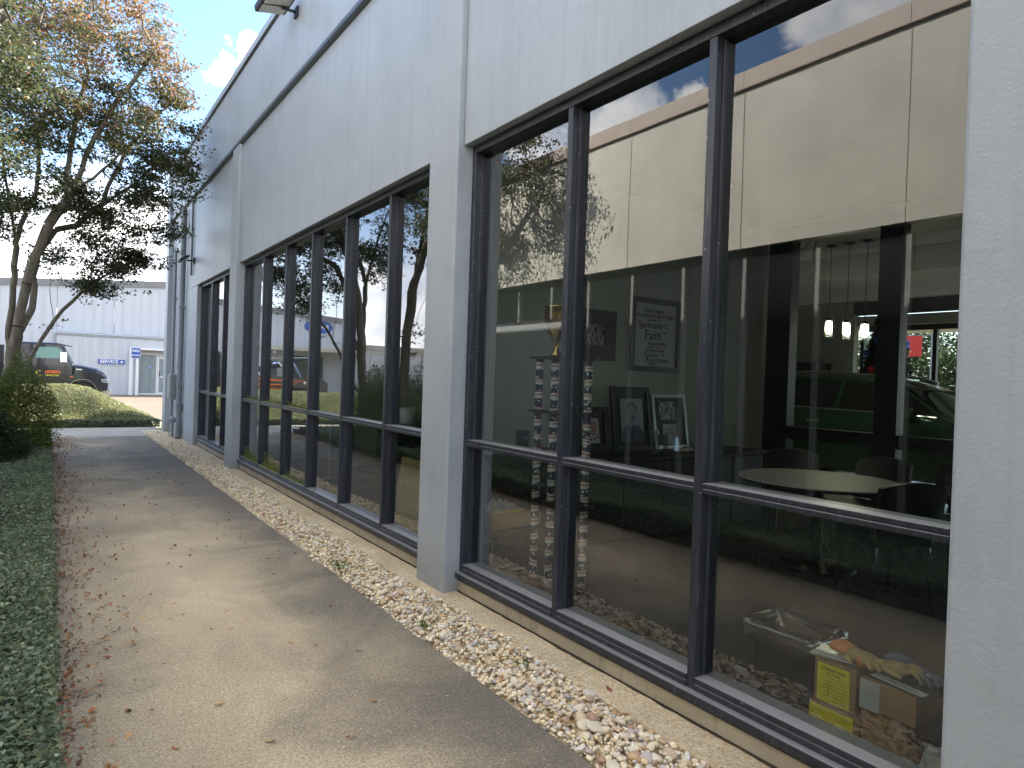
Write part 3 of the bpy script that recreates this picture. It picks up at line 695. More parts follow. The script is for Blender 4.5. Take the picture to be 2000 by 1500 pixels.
for body, s, x, z in (('Hard work', 0.075, 5.40, 2.385), ('ROBINSON BROTHERS', 0.062, 5.435, 2.325), ('determination  drive', 0.030, 5.40, 2.282), ('Spirituality', 0.098, 5.36, 2.225),
                      ('service', 0.028, 5.60, 2.25), ('honest', 0.028, 5.60, 2.212), ('Faith', 0.150, 5.40, 2.115), ('family', 0.03, 5.575, 2.155), ('Responsibility', 0.056, 5.46, 2.030), ('integrity respect', 0.036, 5.42, 1.990),
                      ('commitment to quality', 0.036, 5.43, 1.955), ('Success', 0.080, 5.38, 1.905), ('values', 0.03, 5.56, 1.912), ('Reputation', 0.085, 5.47, 1.848), ('community', 0.036, 5.40, 1.806), ('trust', 0.030, 5.41, 1.785)):
    text('lettering', body, s, (x, 5.086, z), FACE_MY, M_INK, t, sx=0.92)
t, ln = picture('framed_artwork', 'wide black framed picture with a swirling art print left of the word print', 'picture', 4.20, 4.83, 1.815, 2.325, 5.098, 0.15, M_BLACK)
obj('print', MB().box(4.30, 4.69, 5.085, 5.096, 1.93, 2.215), M_ART, t)
DK = thing('credenza', 'long black credenza along the lounge wall carrying frames and awards', 'credenza', (4.8, 4.75, FZ))
obj('top', MB().box(3.25, 6.55, 4.38, 5.06, 0.865, 0.90), M_BLACK, DK, bev=0.006)
obj('carcass', MB().box(3.30, 6.50, 4.44, 5.04, FZ+0.06, 0.864), M_BLACK, DK)
for k in range(6): obj('door', MB().box(3.32+k*0.53, 3.32+k*0.53+0.515, 4.42, 4.438, FZ+0.08, 0.85), M_BLACK, DK, bev=0.004)
# leaning portrait: a man in a dark suit and tie
t, ln = picture('framed_portrait', 'tall black framed portrait photo of a suited man leaning on the wall', 'picture', 4.66, 5.21, 0.902, 1.56, 4.88, 0.045, M_BLACK, mat_mat=plain('dark_mount', (0.03,0.03,0.03), 0.6), tilt=R(8))
obj('photo', ln(MB().box(4.785, 5.10, 4.86, 4.872, 1.0, 1.435)), M_PHOTO, t)
def disc(cx, cz, rx, rz, y, n=18, a0=0, a1=2*math.pi):
    m = MB(); m.prism([(cx+rx*math.cos(a0+(a1-a0)*k/n), cz+rz*math.sin(a0+(a1-a0)*k/n)) for k in range(n)], y, y+0.001)
    return m
obj('photo_suit', ln(MB().prism([(4.79,1.002),(5.095,1.002),(5.09,1.10),(5.02,1.155),(4.97,1.175),(4.90,1.175),(4.84,1.15),(4.795,1.10)], 4.857, 4.859)), plain('photo_dark', (0.06,0.07,0.10), 0.5), t)
obj('photo_shirt', ln(MB().prism([(4.905,1.178),(4.965,1.178),(4.94,1.03)], 4.854, 4.856)), plain('photo_light', (0.50,0.54,0.60), 0.5), t)
obj('photo_head', ln(disc(4.935, 1.275, 0.068, 0.098, 4.8525)), plain('photo_skin', (0.28,0.31,0.36), 0.5, var=0.15, vscale=30), t)
obj('photo_hair', ln(MB().prism([(4.865,1.30),(4.862,1.35),(4.885,1.388),(4.935,1.40),(4.985,1.388),(5.008,1.35),(5.005,1.30),(4.99,1.345),(4.935,1.368),(4.88,1.345)], 4.850, 4.852)), plain('photo_hair', (0.12,0.13,0.15), 0.5), t)
obj('photo_tie', ln(MB().prism([(4.925,1.172),(4.948,1.172),(4.955,1.05),(4.937,1.02),(4.92,1.05)], 4.850, 4.852)), M_INK, t)
for nm, xx, zz, rx, rz in (('photo_eye', 4.910, 1.290, 0.012, 0.006), ('photo_eye', 4.962, 1.290, 0.012, 0.006), ('photo_mouth', 4.936, 1.215, 0.022, 0.005), ('photo_nose', 4.937, 1.250, 0.008, 0.016)):
    obj(nm, ln(disc(xx, zz, rx, rz, 4.8495)), M_INK, t)
t, ln = picture('framed_certificate', 'silver framed pair of prints leaning beside the portrait', 'picture', 5.27, 5.80, 0.902, 1.49, 4.90, 0.035, plain('silver_frame', (0.45,0.50,0.48), 0.3, 0.8), mat_mat=M_BLACK, tilt=R(9))
obj('print', ln(MB().box(5.38, 5.63, 4.88, 4.892, 1.21, 1.41)), mat_art('grey_print', [(0.2,(0.10,0.10,0.10)),(0.5,(0.42,0.42,0.40)),(0.8,(0.55,0.55,0.52))], 4), t)
obj('print', ln(MB().box(5.42, 5.63, 4.88, 4.892, 0.95, 1.165)), M_PAPER, t)
obj('print_line', ln(MB().box(5.44, 5.61, 4.878, 4.8795, 1.10, 1.106).box(5.44, 5.60, 4.878, 4.8795, 1.075, 1.08).box(5.44, 5.58, 4.878, 4.8795, 1.05, 1.055)), M_INK, t)
t, ln = picture('framed_card', 'black framed card with red scribbled print behind the trophy column', 'picture', 4.16, 4.625, 0.902, 1.35, 4.90, 0.06, M_BLACK, mat_mat=M_BLACK, tilt=R(8))
obj('print', ln(MB().box(4.28, 4.49, 4.88, 4.892, 0.99, 1.235)), M_PAPER, t)
for k in range(5):
    obj('print_scribble', ln(MB().tube([(4.30+0.018*j, 4.8785, 1.19-k*0.027+0.010*math.sin(j*2.3+k)) for j in range(10)], 0.005, 4)), M_RED, t)
for k in range(5): obj('print_mark', ln(disc(4.305+0.04*k, 1.025+0.006*(k-2)**2, 0.012, 0.013, 4.8785, 8)), M_INK, t)
def award(x, y, h, w, lab):
    t = thing('glass_award', lab, 'award', (x, y, 0.90), 'glass awards on the credenza')
    obj('plate', MB().prism([(x-w,0.925),(x+w,0.925),(x+w*0.8,0.9+h*0.8),(x+w*0.1,0.9+h),(x-w*0.9,0.9+h*0.85)], y-0.012, y+0.012), M_CRYSTAL, t, bev=0.004)
    obj('base', MB().box(x-w*1.2, x+w*1.2, y-0.03, y+0.03, 0.901, 0.924), M_BLACK, t, bev=0.003)
award(4.86, 4.50, 0.25, 0.045, 'tallest clear glass award in front of the portrait')
award(5.02, 4.52, 0.22, 0.030, 'slim glass award between the portrait and silver frame')
award(5.16, 4.50, 0.20, 0.030, 'dark slim glass award in front of the silver frame')
rk = MB().lathe([(0.02,0),(0.06,0.015),(0.065,0.04),(0.04,0.06),(0.01,0.068)], (5.33, 4.50, 0.901), 14, 1.3, 0.8)
for i, v in enumerate(rk.v): rk.v[i] = (v[0]+0.008*math.sin(i*1.7), v[1]+0.008*math.cos(i*2.3), v[2]+0.006*abs(math.sin(i*3.1)))
label(obj('shell', rk, plain('shell_beige', (0.45,0.40,0.33), 0.7, var=0.25, vscale=30), at=(5.33,4.5,0.9), smooth=True), 'beige knobbly shell at the end of the row of awards', 'ornament')
t = thing('tumbler', 'black cylindrical tumbler on the credenza left of the trophy', 'tumbler', (3.48, 4.80, 0.90))
obj('cup', MB().lathe([(0.058,0),(0.062,0.04),(0.062,0.225),(0.058,0.235)], (3.48,4.80,0.901), 20), M_BLACK, t, smooth=True)
obj('logo', MB().tube([(3.445,4.739,1.07),(3.465,4.736,1.085),(3.487,4.737,1.08)], 0.004, 6), M_PAPER, t)
t = thing('keyboard_phone', 'black desk phone lying on the credenza behind the trophy', 'phone', (3.75, 4.7, 0.90))
obj('phone_body', MB().prism([(3.62,0.901),(3.86,0.901),(3.86,0.93),(3.62,0.965)], 4.6, 4.8), M_BLACK, t)
obj('handset', MB().box(3.63, 3.69, 4.58, 4.82, 0.967, 0.99), M_DARKPAINT, t, bev=0.008)

# trophy with flag-wrapped columns
TR = thing('trophy', 'tall trophy on three stars and stripes columns with a gold cup', 'trophy', (3.08, 3.85, FZ))
colpos = [(3.03, 3.99), (3.05, 3.83), (3.20, 3.63)]
for (x, y) in colpos:
    for z0, z1 in ((FZ+0.03, 0.66), (0.70, 1.335), (1.375, 1.735)):
        obj('column', MB().lathe([(0.030,0),(0.030,z1-z0)], (x,y,z0), 16), M_FLAG, TR, smooth=False)
        obj('collar', MB().lathe([(0.036,0),(0.036,0.014)], (x,y,z1+0.001), 14), M_BLACK, TR)
tri = lambda g: [(3.10+(x-3.10)*g, 3.85+(y-3.85)*g) for x, y in ((3.00,4.06),(2.98,3.80),(3.19,3.56),(3.28,3.63),(3.12,4.05))]
for z in (FZ, 0.677, 1.352, 1.752): obj('platform', MB().prism(tri(1.05), z, z+0.018, 'z'), M_BLACK, TR, bev=0.003)
obj('cup', MB().lathe([(0.05,0),(0.045,0.02),(0.014,0.05),(0.012,0.10),(0.04,0.13),(0.085,0.20),(0.10,0.30),(0.095,0.36),(0.103,0.37),(0.085,0.365),(0.0,0.36)], (3.08,3.86,1.772), 24), M_GOLD, TR, smooth=True)
for s in (-1, 1): obj('cup_handle', MB().tube([(3.08,3.86+s*0.098,2.10),(3.08,3.86+s*0.145,2.07),(3.08,3.86+s*0.14,1.99),(3.08,3.86+s*0.08,1.96)], 0.008, 8), M_GOLD, TR, smooth=True)
obj('figure', MB().lathe([(0.02,0),(0.012,0.02),(0.022,0.05),(0.028,0.08),(0.012,0.10),(0.018,0.12),(0.0,0.135)], (3.10,3.90,1.372), 12), M_GOLD, TR, smooth=True)

# low bench with a flat box and a wrapped package
bn = thing('bench', 'low black bench by the pillar under a flat carton', 'bench', (3.15, 4.5, FZ))
obj('seat', MB().box(2.86, 3.5, 4.28, 4.86, 0.37, 0.405), M_BLACK, bn)
for x in (2.89, 3.45):
    for y in (4.31, 4.82): obj('leg', MB().box(x-0.02, x+0.02, y-0.02, y+0.02, FZ, 0.369), M_BLACK, bn)
label(obj('flat_carton', MB().box(2.90, 3.36, 4.34, 4.80, 0.406, 0.51), plain('tan_carton', (0.50,0.33,0.15), 0.7, var=0.06), at=(3.1,4.55,0.41), bev=0.003), 'flat tan carton on the low bench beside the pillar', 'box')
label(obj('leaflet', MB().box(2.96, 3.22, 4.42, 4.66, 0.511, 0.515), M_YELLOW, at=(3.1,4.55,0.51)), 'yellow leaflet lying on the flat tan carton', 'leaflet')
pk = MB(); n = 16
for i in range(n+1):
    for j in range(n+1):
        u, v = i/n*2-1, j/n*2-1
        h = max(0, 1-max(abs(u), abs(v))**5)
        pk.v.append((3.10+u*0.15, 4.58+v*0.11, 0.518+h*(0.045+0.018*math.sin(7*u+3*v)+0.014*math.sin(11*v-5*u))))
for i in range(n):
    for j in range(n): a = i*(n+1)+j; pk.f.append((a, a+1, a+n+2, a+n+1))
t = thing('parcel', 'parcel in crinkled clear plastic on the flat tan carton', 'parcel', (3.10, 4.58, 0.516))
obj('wrap', pk, plain('grey_plastic', (0.40,0.42,0.44), 0.18, var=0.3, vscale=30, spec=0.9), t, smooth=True)
obj('content', MB().box(3.0, 3.2, 4.51, 4.65, 0.517, 0.535), M_PAPER, t)

# round table and chairs
TB = thing('round_table', 'round pale laminate table in the lounge seen through the glass', 'table', (5.42, 3.15, FZ))
obj('tabletop', MB().lathe([(0.64,0),(0.655,0.008),(0.655,0.022),(0.645,0.03)], (5.42,3.15,0.80), 48), M_TABLE, TB)
obj('edge_band', MB().lathe([(0.662,0),(0.664,0.02)], (5.42,3.15,0.802), 48), M_BLACK, TB)
obj('pedestal', MB().lathe([(0.05,0),(0.045,0.65)], (5.42,3.15,FZ+0.045), 14), M_BLACK, TB)
obj('foot', MB().lathe([(0.32,0),(0.30,0.02),(0.06,0.044)], (5.42,3.15,FZ), 24), M_BLACK, TB)
def chair(x, y, ang, lab):
    t = thing('lounge_chair', lab, 'chair', (x, y, FZ), 'black lounge chairs round the pale table')
    c, s = math.cos(ang), math.sin(ang)
    def tr(mb):
        o = MB(); o.f = mb.f; o.v = [(x+a*c-b*s, y+a*s+b*c, FZ+d) for a, b, d in mb.v]; return o
    obj('seat', tr(MB().box(-0.24, 0.22, -0.24, 0.24, 0.42, 0.50)), M_BLACK, t, bev=0.03)
    bk = MB(); n = 12; hw = 0.25
    for i in range(n+1):
        u = i/n*2-1
        for k, (z, dx) in enumerate(((0.50, 0.0), (0.72, 0.03), (0.90-0.05*u*u, 0.06))):
            bk.v.append((0.20+dx+0.05*(1-u*u), u*hw, z)); bk.v.append((0.245+dx+0.05*(1-u*u), u*hw, z))
    for i in range(n):
        for k in range(2):
            a = i*6+k*2; b = a+6
            bk.f += [(a, b, b+2, a+2), (a+1, a+3, b+3, b+1)]
        a = i*6; b = a+6; bk.f += [(a+4, b+4, b+5, a+5), (a, a+1, b+1, b)]
    bk.f += [(0,2,3,1),(2,4,5,3),(n*6,n*6+1,n*6+3,n*6+2),(n*6+2,n*6+3,n*6+5,n*6+4)]
    obj('backrest', tr(bk), M_BLACK, t, smooth=False)
    for a in (-0.2, 0.2):
        for b in (-0.2, 0.2): obj('leg', tr(MB().tube([(a,b,0.42),(a*1.1,b*1.1,0)], 0.014, 8)), M_CHROME, t)
    return t
chair(6.02, 3.72, R(43), 'black lounge chair behind the table nearest the white wall')
chair(6.12, 3.10, R(-4), 'middle black lounge chair behind the pale table')
chair(5.98, 2.50, R(-50), 'black lounge chair behind the table nearest the right pillar')
chair(5.05, 2.42, R(-117), 'black lounge chair in front of the pale table by the right pillar')

# waste bin with liner, boxes, gloves by the glass
BN = thing('waste_bin', 'black waste bin with a clear liner on the floor by the glass', 'bin', (3.14, 1.93, FZ))
def rr(x0, x1, y0, y1, r, z, n=5):
    P = []
    for cx, cy, a in ((x1-r,y1-r,0),(x0+r,y1-r,90),(x0+r,y0+r,180),(x1-r,y0+r,270)):
        for k in range(n+1): w = R(a+90*k/n); P.append((cx+r*math.cos(w), cy+r*math.sin(w), z))
    return P
bm_ = MB(); rings = [rr(3.04,3.26,1.77,2.09,0.04,FZ), rr(3.02,3.28,1.75,2.11,0.05,0.34), rr(3.005,3.295,1.735,2.125,0.05,0.345), rr(3.005,3.295,1.735,2.125,0.05,0.372), rr(3.03,3.27,1.76,2.10,0.045,0.372), rr(3.05,3.25,1.78,2.08,0.04,FZ+0.02)]
def loft(mb, rings, close_start=True, close_end=True):
    b = len(mb.v); n = len(rings[0])
    for r_ in rings: mb.v += r_
    for i in range(len(rings)-1):
        for k in range(n): mb.f.append((b+i*n+k, b+i*n+(k+1)%n, b+(i+1)*n+(k+1)%n, b+(i+1)*n+k))
    if close_start: mb.f.append(tuple(b+k for k in range(n-1,-1,-1)))
    if close_end: mb.f.append(tuple(b+(len(rings)-1)*n+k for k in range(n)))
    return mb
obj('bin_body', loft(bm_, rings), plain('bin_black', (0.022,0.021,0.021), 0.5), BN)
lin = MB(); L_ = []
for i, (g, z) in enumerate(((-0.012,0.30),(-0.016,0.345),(-0.014,0.385),(0.0,0.40),(0.018,0.385),(0.035,0.33),(0.05,0.22))):
    P = rr(3.005+g,3.295-g,1.735+g,2.125-g,0.05,z,8)
    L_.append([(x+0.006*math.sin(k*1.9+i), y+0.006*math.cos(k*2.3+i*2), zz+0.012*math.sin(k*1.3+i*0.6)) for k,(x,y,zz) in enumerate(P)])
M_LINER = mat_glass('bin_liner', (0.72,0.74,0.74), 0.14, 0.6, rough=0.22, dusty=False)
obj('liner', loft(lin, L_, False, False), M_LINER, BN, smooth=True, fix=False)

def carton(name, lab, x0, x1, y0, y1, z0, z1, parts=()):
    t = thing(name, lab, 'box', ((x0+x1)/2, (y0+y1)/2, z0), 'boxes stacked by the glass')
    obj('carton', MB().box(x0, x1, y0, y1, z0, z1), M_BROWNBOX, t, bev=0.004)
    for nm, mat, a, b, c, d in parts: obj(nm, MB().box(x0-0.003, x0-0.0005, a, b, c, d), mat, t)
    return t
b1 = carton('cardboard_box', 'brown box under the yellow labelled box with a plain yellow sticker', 2.84, 3.02, 1.43, 1.655, FZ+0.001, 0.210, (('sticker', M_YELLOW, 1.455, 1.652, 0.088, 0.200),))
b2 = carton('cardboard_box', 'upright brown box with a printed yellow label topmost of its stack', 2.845, 3.01, 1.452, 1.638, 0.212, 0.402, (('yellow_label', M_YELLOW, 1.478, 1.622, 0.222, 0.388),))
for k in range(7): obj('label_line', MB().box(2.8405, 2.8415, 1.488, 1.612-(k%3)*0.012, 0.237+k*0.016, 0.2382+k*0.016), M_INK, b2)
obj('label_line', MB().box(2.8405, 2.8415, 1.5675, 1.5687, 0.236, 0.320), M_INK, b2)
text('lettering', 'LITHIUM ION', 0.020, (2.8405, 1.55, 0.368), FACE_MX, M_INK, b2, ext=0.0004, sx=0.9)
text('lettering', 'CAUTION', 0.014, (2.8405, 1.55, 0.350), FACE_MX, M_INK, b2, ext=0.0004)
b3 = carton('cardboard_box', 'larger brown box at the bottom of the stack nearest the right pillar', 2.86, 3.07, 1.25, 1.435, FZ+0.001, 0.262)
b4 = carton('cardboard_box', 'brown box sealed with wide grey tape topmost nearest the right pillar', 2.845, 3.08, 1.212, 1.436, 0.265, 0.388, (('tape', M_TAPE, 1.352, 1.434, 0.2655, 0.3875),))
# clamshell packs under the gloves
def clam(lab, x, y, z, l, w, ang, h=0.012):
    t = thing('plastic_packaging', lab, 'packaging', (x, y, z), 'clear plastic packs on the boxes')
    c, s = math.cos(ang), math.sin(ang)
    def tr(mb):
        o = MB(); o.f = mb.f; o.v = [(x+a*c-b*s, y+a*s+b*c, z+d) for a, b, d in mb.v]; return o
    obj('shell', tr(MB().box(-w/2, w/2, -l/2, l/2, 0.001, h)), M_PLASTIC, t, bev=0.004)
    obj('card', tr(MB().box(-w/2+0.008, -w/2+0.05, -l/2+0.012, l/2-0.012, h+0.001, h+0.004)), M_PAPER, t)
    obj('print_line', tr(MB().box(-w/2+0.016, -w/2+0.020, -l/2+0.03, l/2-0.03, h+0.0045, h+0.0052).box(-w/2+0.030, -w/2+0.033, -l/2+0.05, l/2-0.08, h+0.0045, h+0.0052)), M_INK, t)
    return t
clam('clear plastic pack on the yellow labelled box under the glove', 2.93, 1.56, 0.403, 0.23, 0.15, R(6))
clam('clear plastic pack with a white card on the grey taped box', 2.93, 1.29, 0.389, 0.24, 0.16, R(-8))
def glove(lab, x, y, z, ang, s, cuffmat, bodymat, lift=0.0):
    t = thing('work_glove', lab, 'glove', (x, y, z), 'work gloves lying on the boxes')
    c, sn = math.cos(ang), math.sin(ang)
    def T(a, b, d): return (x+(a*c-b*sn)*s, y+(a*sn+b*c)*s, z+d*s)
    m = MB()
    pal = []
    for k, (b, hw, ht) in enumerate(((-0.02,0.042,0.020),(0.02,0.048,0.026),(0.06,0.052,0.028),(0.09,0.050,0.022))):
        pal.append([T(hw*math.cos(w), b, 0.026+lift*abs(b)+ht*math.sin(w)) for w in [2*math.pi*i/12 for i in range(12)]])
    loft(m, pal)
    for i in range(4):
        a = -0.039+0.026*i; ln_ = (0.055,0.07,0.066,0.05)[i]
        m.tube([T(a,0.075,0.026), T(a*1.15,0.09+ln_*0.5,0.032+0.01*(i%2)), T(a*1.25,0.09+ln_,0.016)], [0.0135*s,0.013*s,0.010*s], 8)
    m.tube([T(0.04,0.01,0.024), T(0.075,0.035,0.03), T(0.088,0.075,0.02)], [0.016*s,0.0145*s,0.011*s], 8)
    g = obj('hand', m, bodymat, t, smooth=True)
    r = g.modifiers.new('join', 'REMESH'); r.mode = 'VOXEL'; r.voxel_size = 0.005; r.use_smooth_shade = True
    sm = g.modifiers.new('smooth', 'SMOOTH'); sm.iterations = 6
    cf = MB(); rings_ = []
    for b, hw, ht in ((-0.10,0.055,0.026),(-0.06,0.050,0.024),(-0.02,0.043,0.022),(-0.015,0.038,0.018),(-0.06,0.045,0.018),(-0.10,0.050,0.020)):
        rings_.append([T(hw*math.cos(w)*(1+0.05*math.sin(5*w)), b, 0.028+ht*math.sin(w)) for w in [2*math.pi*i/14 for i in range(14)]])
    loft(cf, rings_, False, False); obj('cuff', cf, cuffmat, t, smooth=True)
    return t
glove('tan leather work glove with orange cuff on the yellow labelled box', 2.93, 1.50, 0.418, R(160), 1.0, M_CUFF, M_LEATHER)
glove('tan leather work glove with orange cuff slumped over the taped box', 2.93, 1.385, 0.412, R(205), 0.95, M_CUFF, M_LEATHER)
glove('blue denim cuffed work glove behind the tan gloves', 3.05, 1.33, 0.392, R(150), 1.0, M_DENIM, M_DENIM)
pp = MB(); n = 8
for i in range(n+1):
    for j in range(n+1):
        u, v = i/n, j/n
        pp.v.append((2.78+0.10*u+0.03*v*v, 1.06+0.14*v, 0.085+0.14*u*(0.5+0.5*u)+0.02*math.sin(3*v+2*u)))
for i in range(n):
    for j in range(n): a = i*(n+1)+j; pp.f.append((a, a+1, a+n+2, a+n+1))
lf = label(obj('crumpled_paper', pp, plain('grey_paper', (0.34,0.36,0.37), 0.7), at=(2.8,1.1,FZ), smooth=True), 'crumpled grey paper on the floor in the corner by the right pillar', 'paper')
sdm = lf.modifiers.new('thick', 'SOLIDIFY'); sdm.thickness = 0.001
label(obj('wooden_stake', MB().box(2.93, 2.955, 1.045, 1.07, FZ, 0.30), plain('stake_wood', (0.22,0.17,0.10), 0.8), at=(2.94,1.06,FZ)), 'short wooden stake standing behind the crumpled paper', 'stake')
# things behind the second window
bd = MB().prism([(2.98,FZ),(3.0,FZ),(3.10,0.735),(3.08,0.735)], 5.30, 6.40)
label(obj('leaning_board', bd, M_PANEL, at=(3.0,5.9,FZ)), 'tan board leaning inside the window left of the near pillar', 'board')
t = thing('desk', 'dark desk behind the second window holding a pale canister', 'desk', (3.3, 6.3, FZ))
obj('top', MB().box(3.15, 3.9, 5.35, 7.4, 1.02, 1.06), M_BLACK, t)
obj('pedestal', MB().box(3.2, 3.85, 5.4, 5.9, FZ, 1.019).box(3.2, 3.85, 6.85, 7.35, FZ, 1.019), M_BLACK, t)
t = thing('canister', 'pale grey canister standing on the desk behind the second window', 'canister', (3.25, 6.65, 1.06))
obj('can', MB().lathe([(0.085,0),(0.088,0.01),(0.088,0.15),(0.084,0.155)], (3.25,6.65,1.061), 20), plain('canister_grey', (0.40,0.44,0.46), 0.5), t, smooth=True)
obj('lid', MB().lathe([(0.09,0),(0.09,0.018),(0.02,0.024)], (3.25,6.65,1.217), 20), plain('canister_grey', (0.40,0.44,0.46), 0.5), t)
t = thing('floor_stand', 'slim pale pole stand behind the fourth pane of the second window', 'stand', (3.3, 9.2, FZ))
obj('pole', MB().tube([(3.3,9.2,FZ+0.02),(3.3,9.2,1.0)], 0.012, 8), M_COPING, t)
obj('foot', MB().lathe([(0.12,0),(0.11,0.015),(0.02,0.022)], (3.3,9.2,FZ), 18), M_BLACK, t)

# pendants
M_GLOW = emit('lamp_glass', (1.0, 0.90, 0.66), 38.0)
M_SHADE = plain('frosted_shade', (0.72,0.70,0.58), 0.5)
for i, (y, z) in enumerate(((5.05, 2.32), (4.80, 2.28), (4.555, 2.25))):
    lab = ('pendant lamp with white glass shade nearest the showroom wall', 'middle pendant lamp of the row of three lit shades', 'pendant lamp with white glass shade nearest the Christmas tree')[i]
    t = thing('pendant_lamp', lab, 'lamp', (8.8, y, z), 'lit pendant lamps hanging in the showroom')
    obj('cord', MB().tube([(8.8,y,z+0.24),(8.8,y,3.56)], 0.006, 6), M_BLACK, t)
    obj('cap', MB().lathe([(0.05,0),(0.05,0.025),(0.015,0.05)], (8.8,y,z+0.215), 14), M_BLACK, t)
    obj('ceiling_rose', MB().lathe([(0.07,0),(0.05,0.02)], (8.8,y,3.552), 14), M_BLACK, t)
    sh = MB(); loft(sh, [[(8.8+r_*math.cos(w), y+r_*math.sin(w), z+zz) for w in [2*math.pi*k/16 for k in range(16)]] for r_, zz in ((0.050,0.0),(0.050,0.21),(0.046,0.21),(0.046,0.0))], False, False)
    obj('shade', sh, M_LINER, t, fix=False)
    obj('bulb', MB().lathe([(0.012,0),(0.036,0.02),(0.036,0.13),(0.02,0.16)], (8.8,y,z+0.05), 14), M_GLOW, t, smooth=True)
t = thing('ceiling_wire', 'loose black wires hanging from the showroom ceiling left of the pendant lamps', 'wire', (8.3, 4.98, 3.5))
obj('wire', MB().tube([(8.3,4.98,3.57),(8.32,5.02,3.42),(8.27,4.99,3.3),(8.32,4.96,3.2),(8.38,5.06,3.06),(8.4,5.14,3.10)], 0.006, 6), M_BLACK, t)
obj('wire', MB().tube([(8.3,5.06,3.57),(8.4,5.2,3.5),(8.35,5.34,3.44)], 0.006, 6), M_BLACK, t)

# Christmas tree
XT = thing('christmas_tree', 'dark decorated Christmas tree standing between the car and the shopfront', 'Christmas tree', (12.0, 5.82, FZ))
n = 9000
h = rng.random(n)**0.8
ang = rng.random(n)*2*math.pi; rad = (0.62*(1-h)+0.16)*np.sqrt(rng.uniform(0.25, 1, n))*(1+0.12*np.sin(ang*5+h*30))
P = np.stack([12.0+rad*np.cos(ang), 5.82+rad*np.sin(ang), FZ+0.35+h*2.45-0.10*rad], 1)
V, F, c = leaves(P, rng.uniform(0.06, 0.15, n), pick(n, [(0.012,0.03,0.014),(0.02,0.035,0.02),(0.03,0.02,0.018)]), 0.2, 0.3)
big_mesh('needles', V, F, c, M_LITTER, XT)
obj('trunk', MB().tube([(12,5.82,FZ),(12,5.82,2.7)], [0.05,0.015], 8), M_BARK, XT)
for k in range(16):
    hh = random.uniform(0.1, 0.9); a = math.pi*1.1+random.uniform(-1.5,1.5); rr_ = 0.62*(1-hh)+0.17
    obj('bauble', MB().lathe([(0.0,-0.06),(0.04,-0.045),(0.06,0),(0.04,0.045),(0.0,0.06)], (12+rr_*math.cos(a), 5.82+rr_*math.sin(a), FZ+0.35+hh*2.45), 12), (M_RED, M_BLUE, M_GOLD)[k%3], XT, smooth=True)
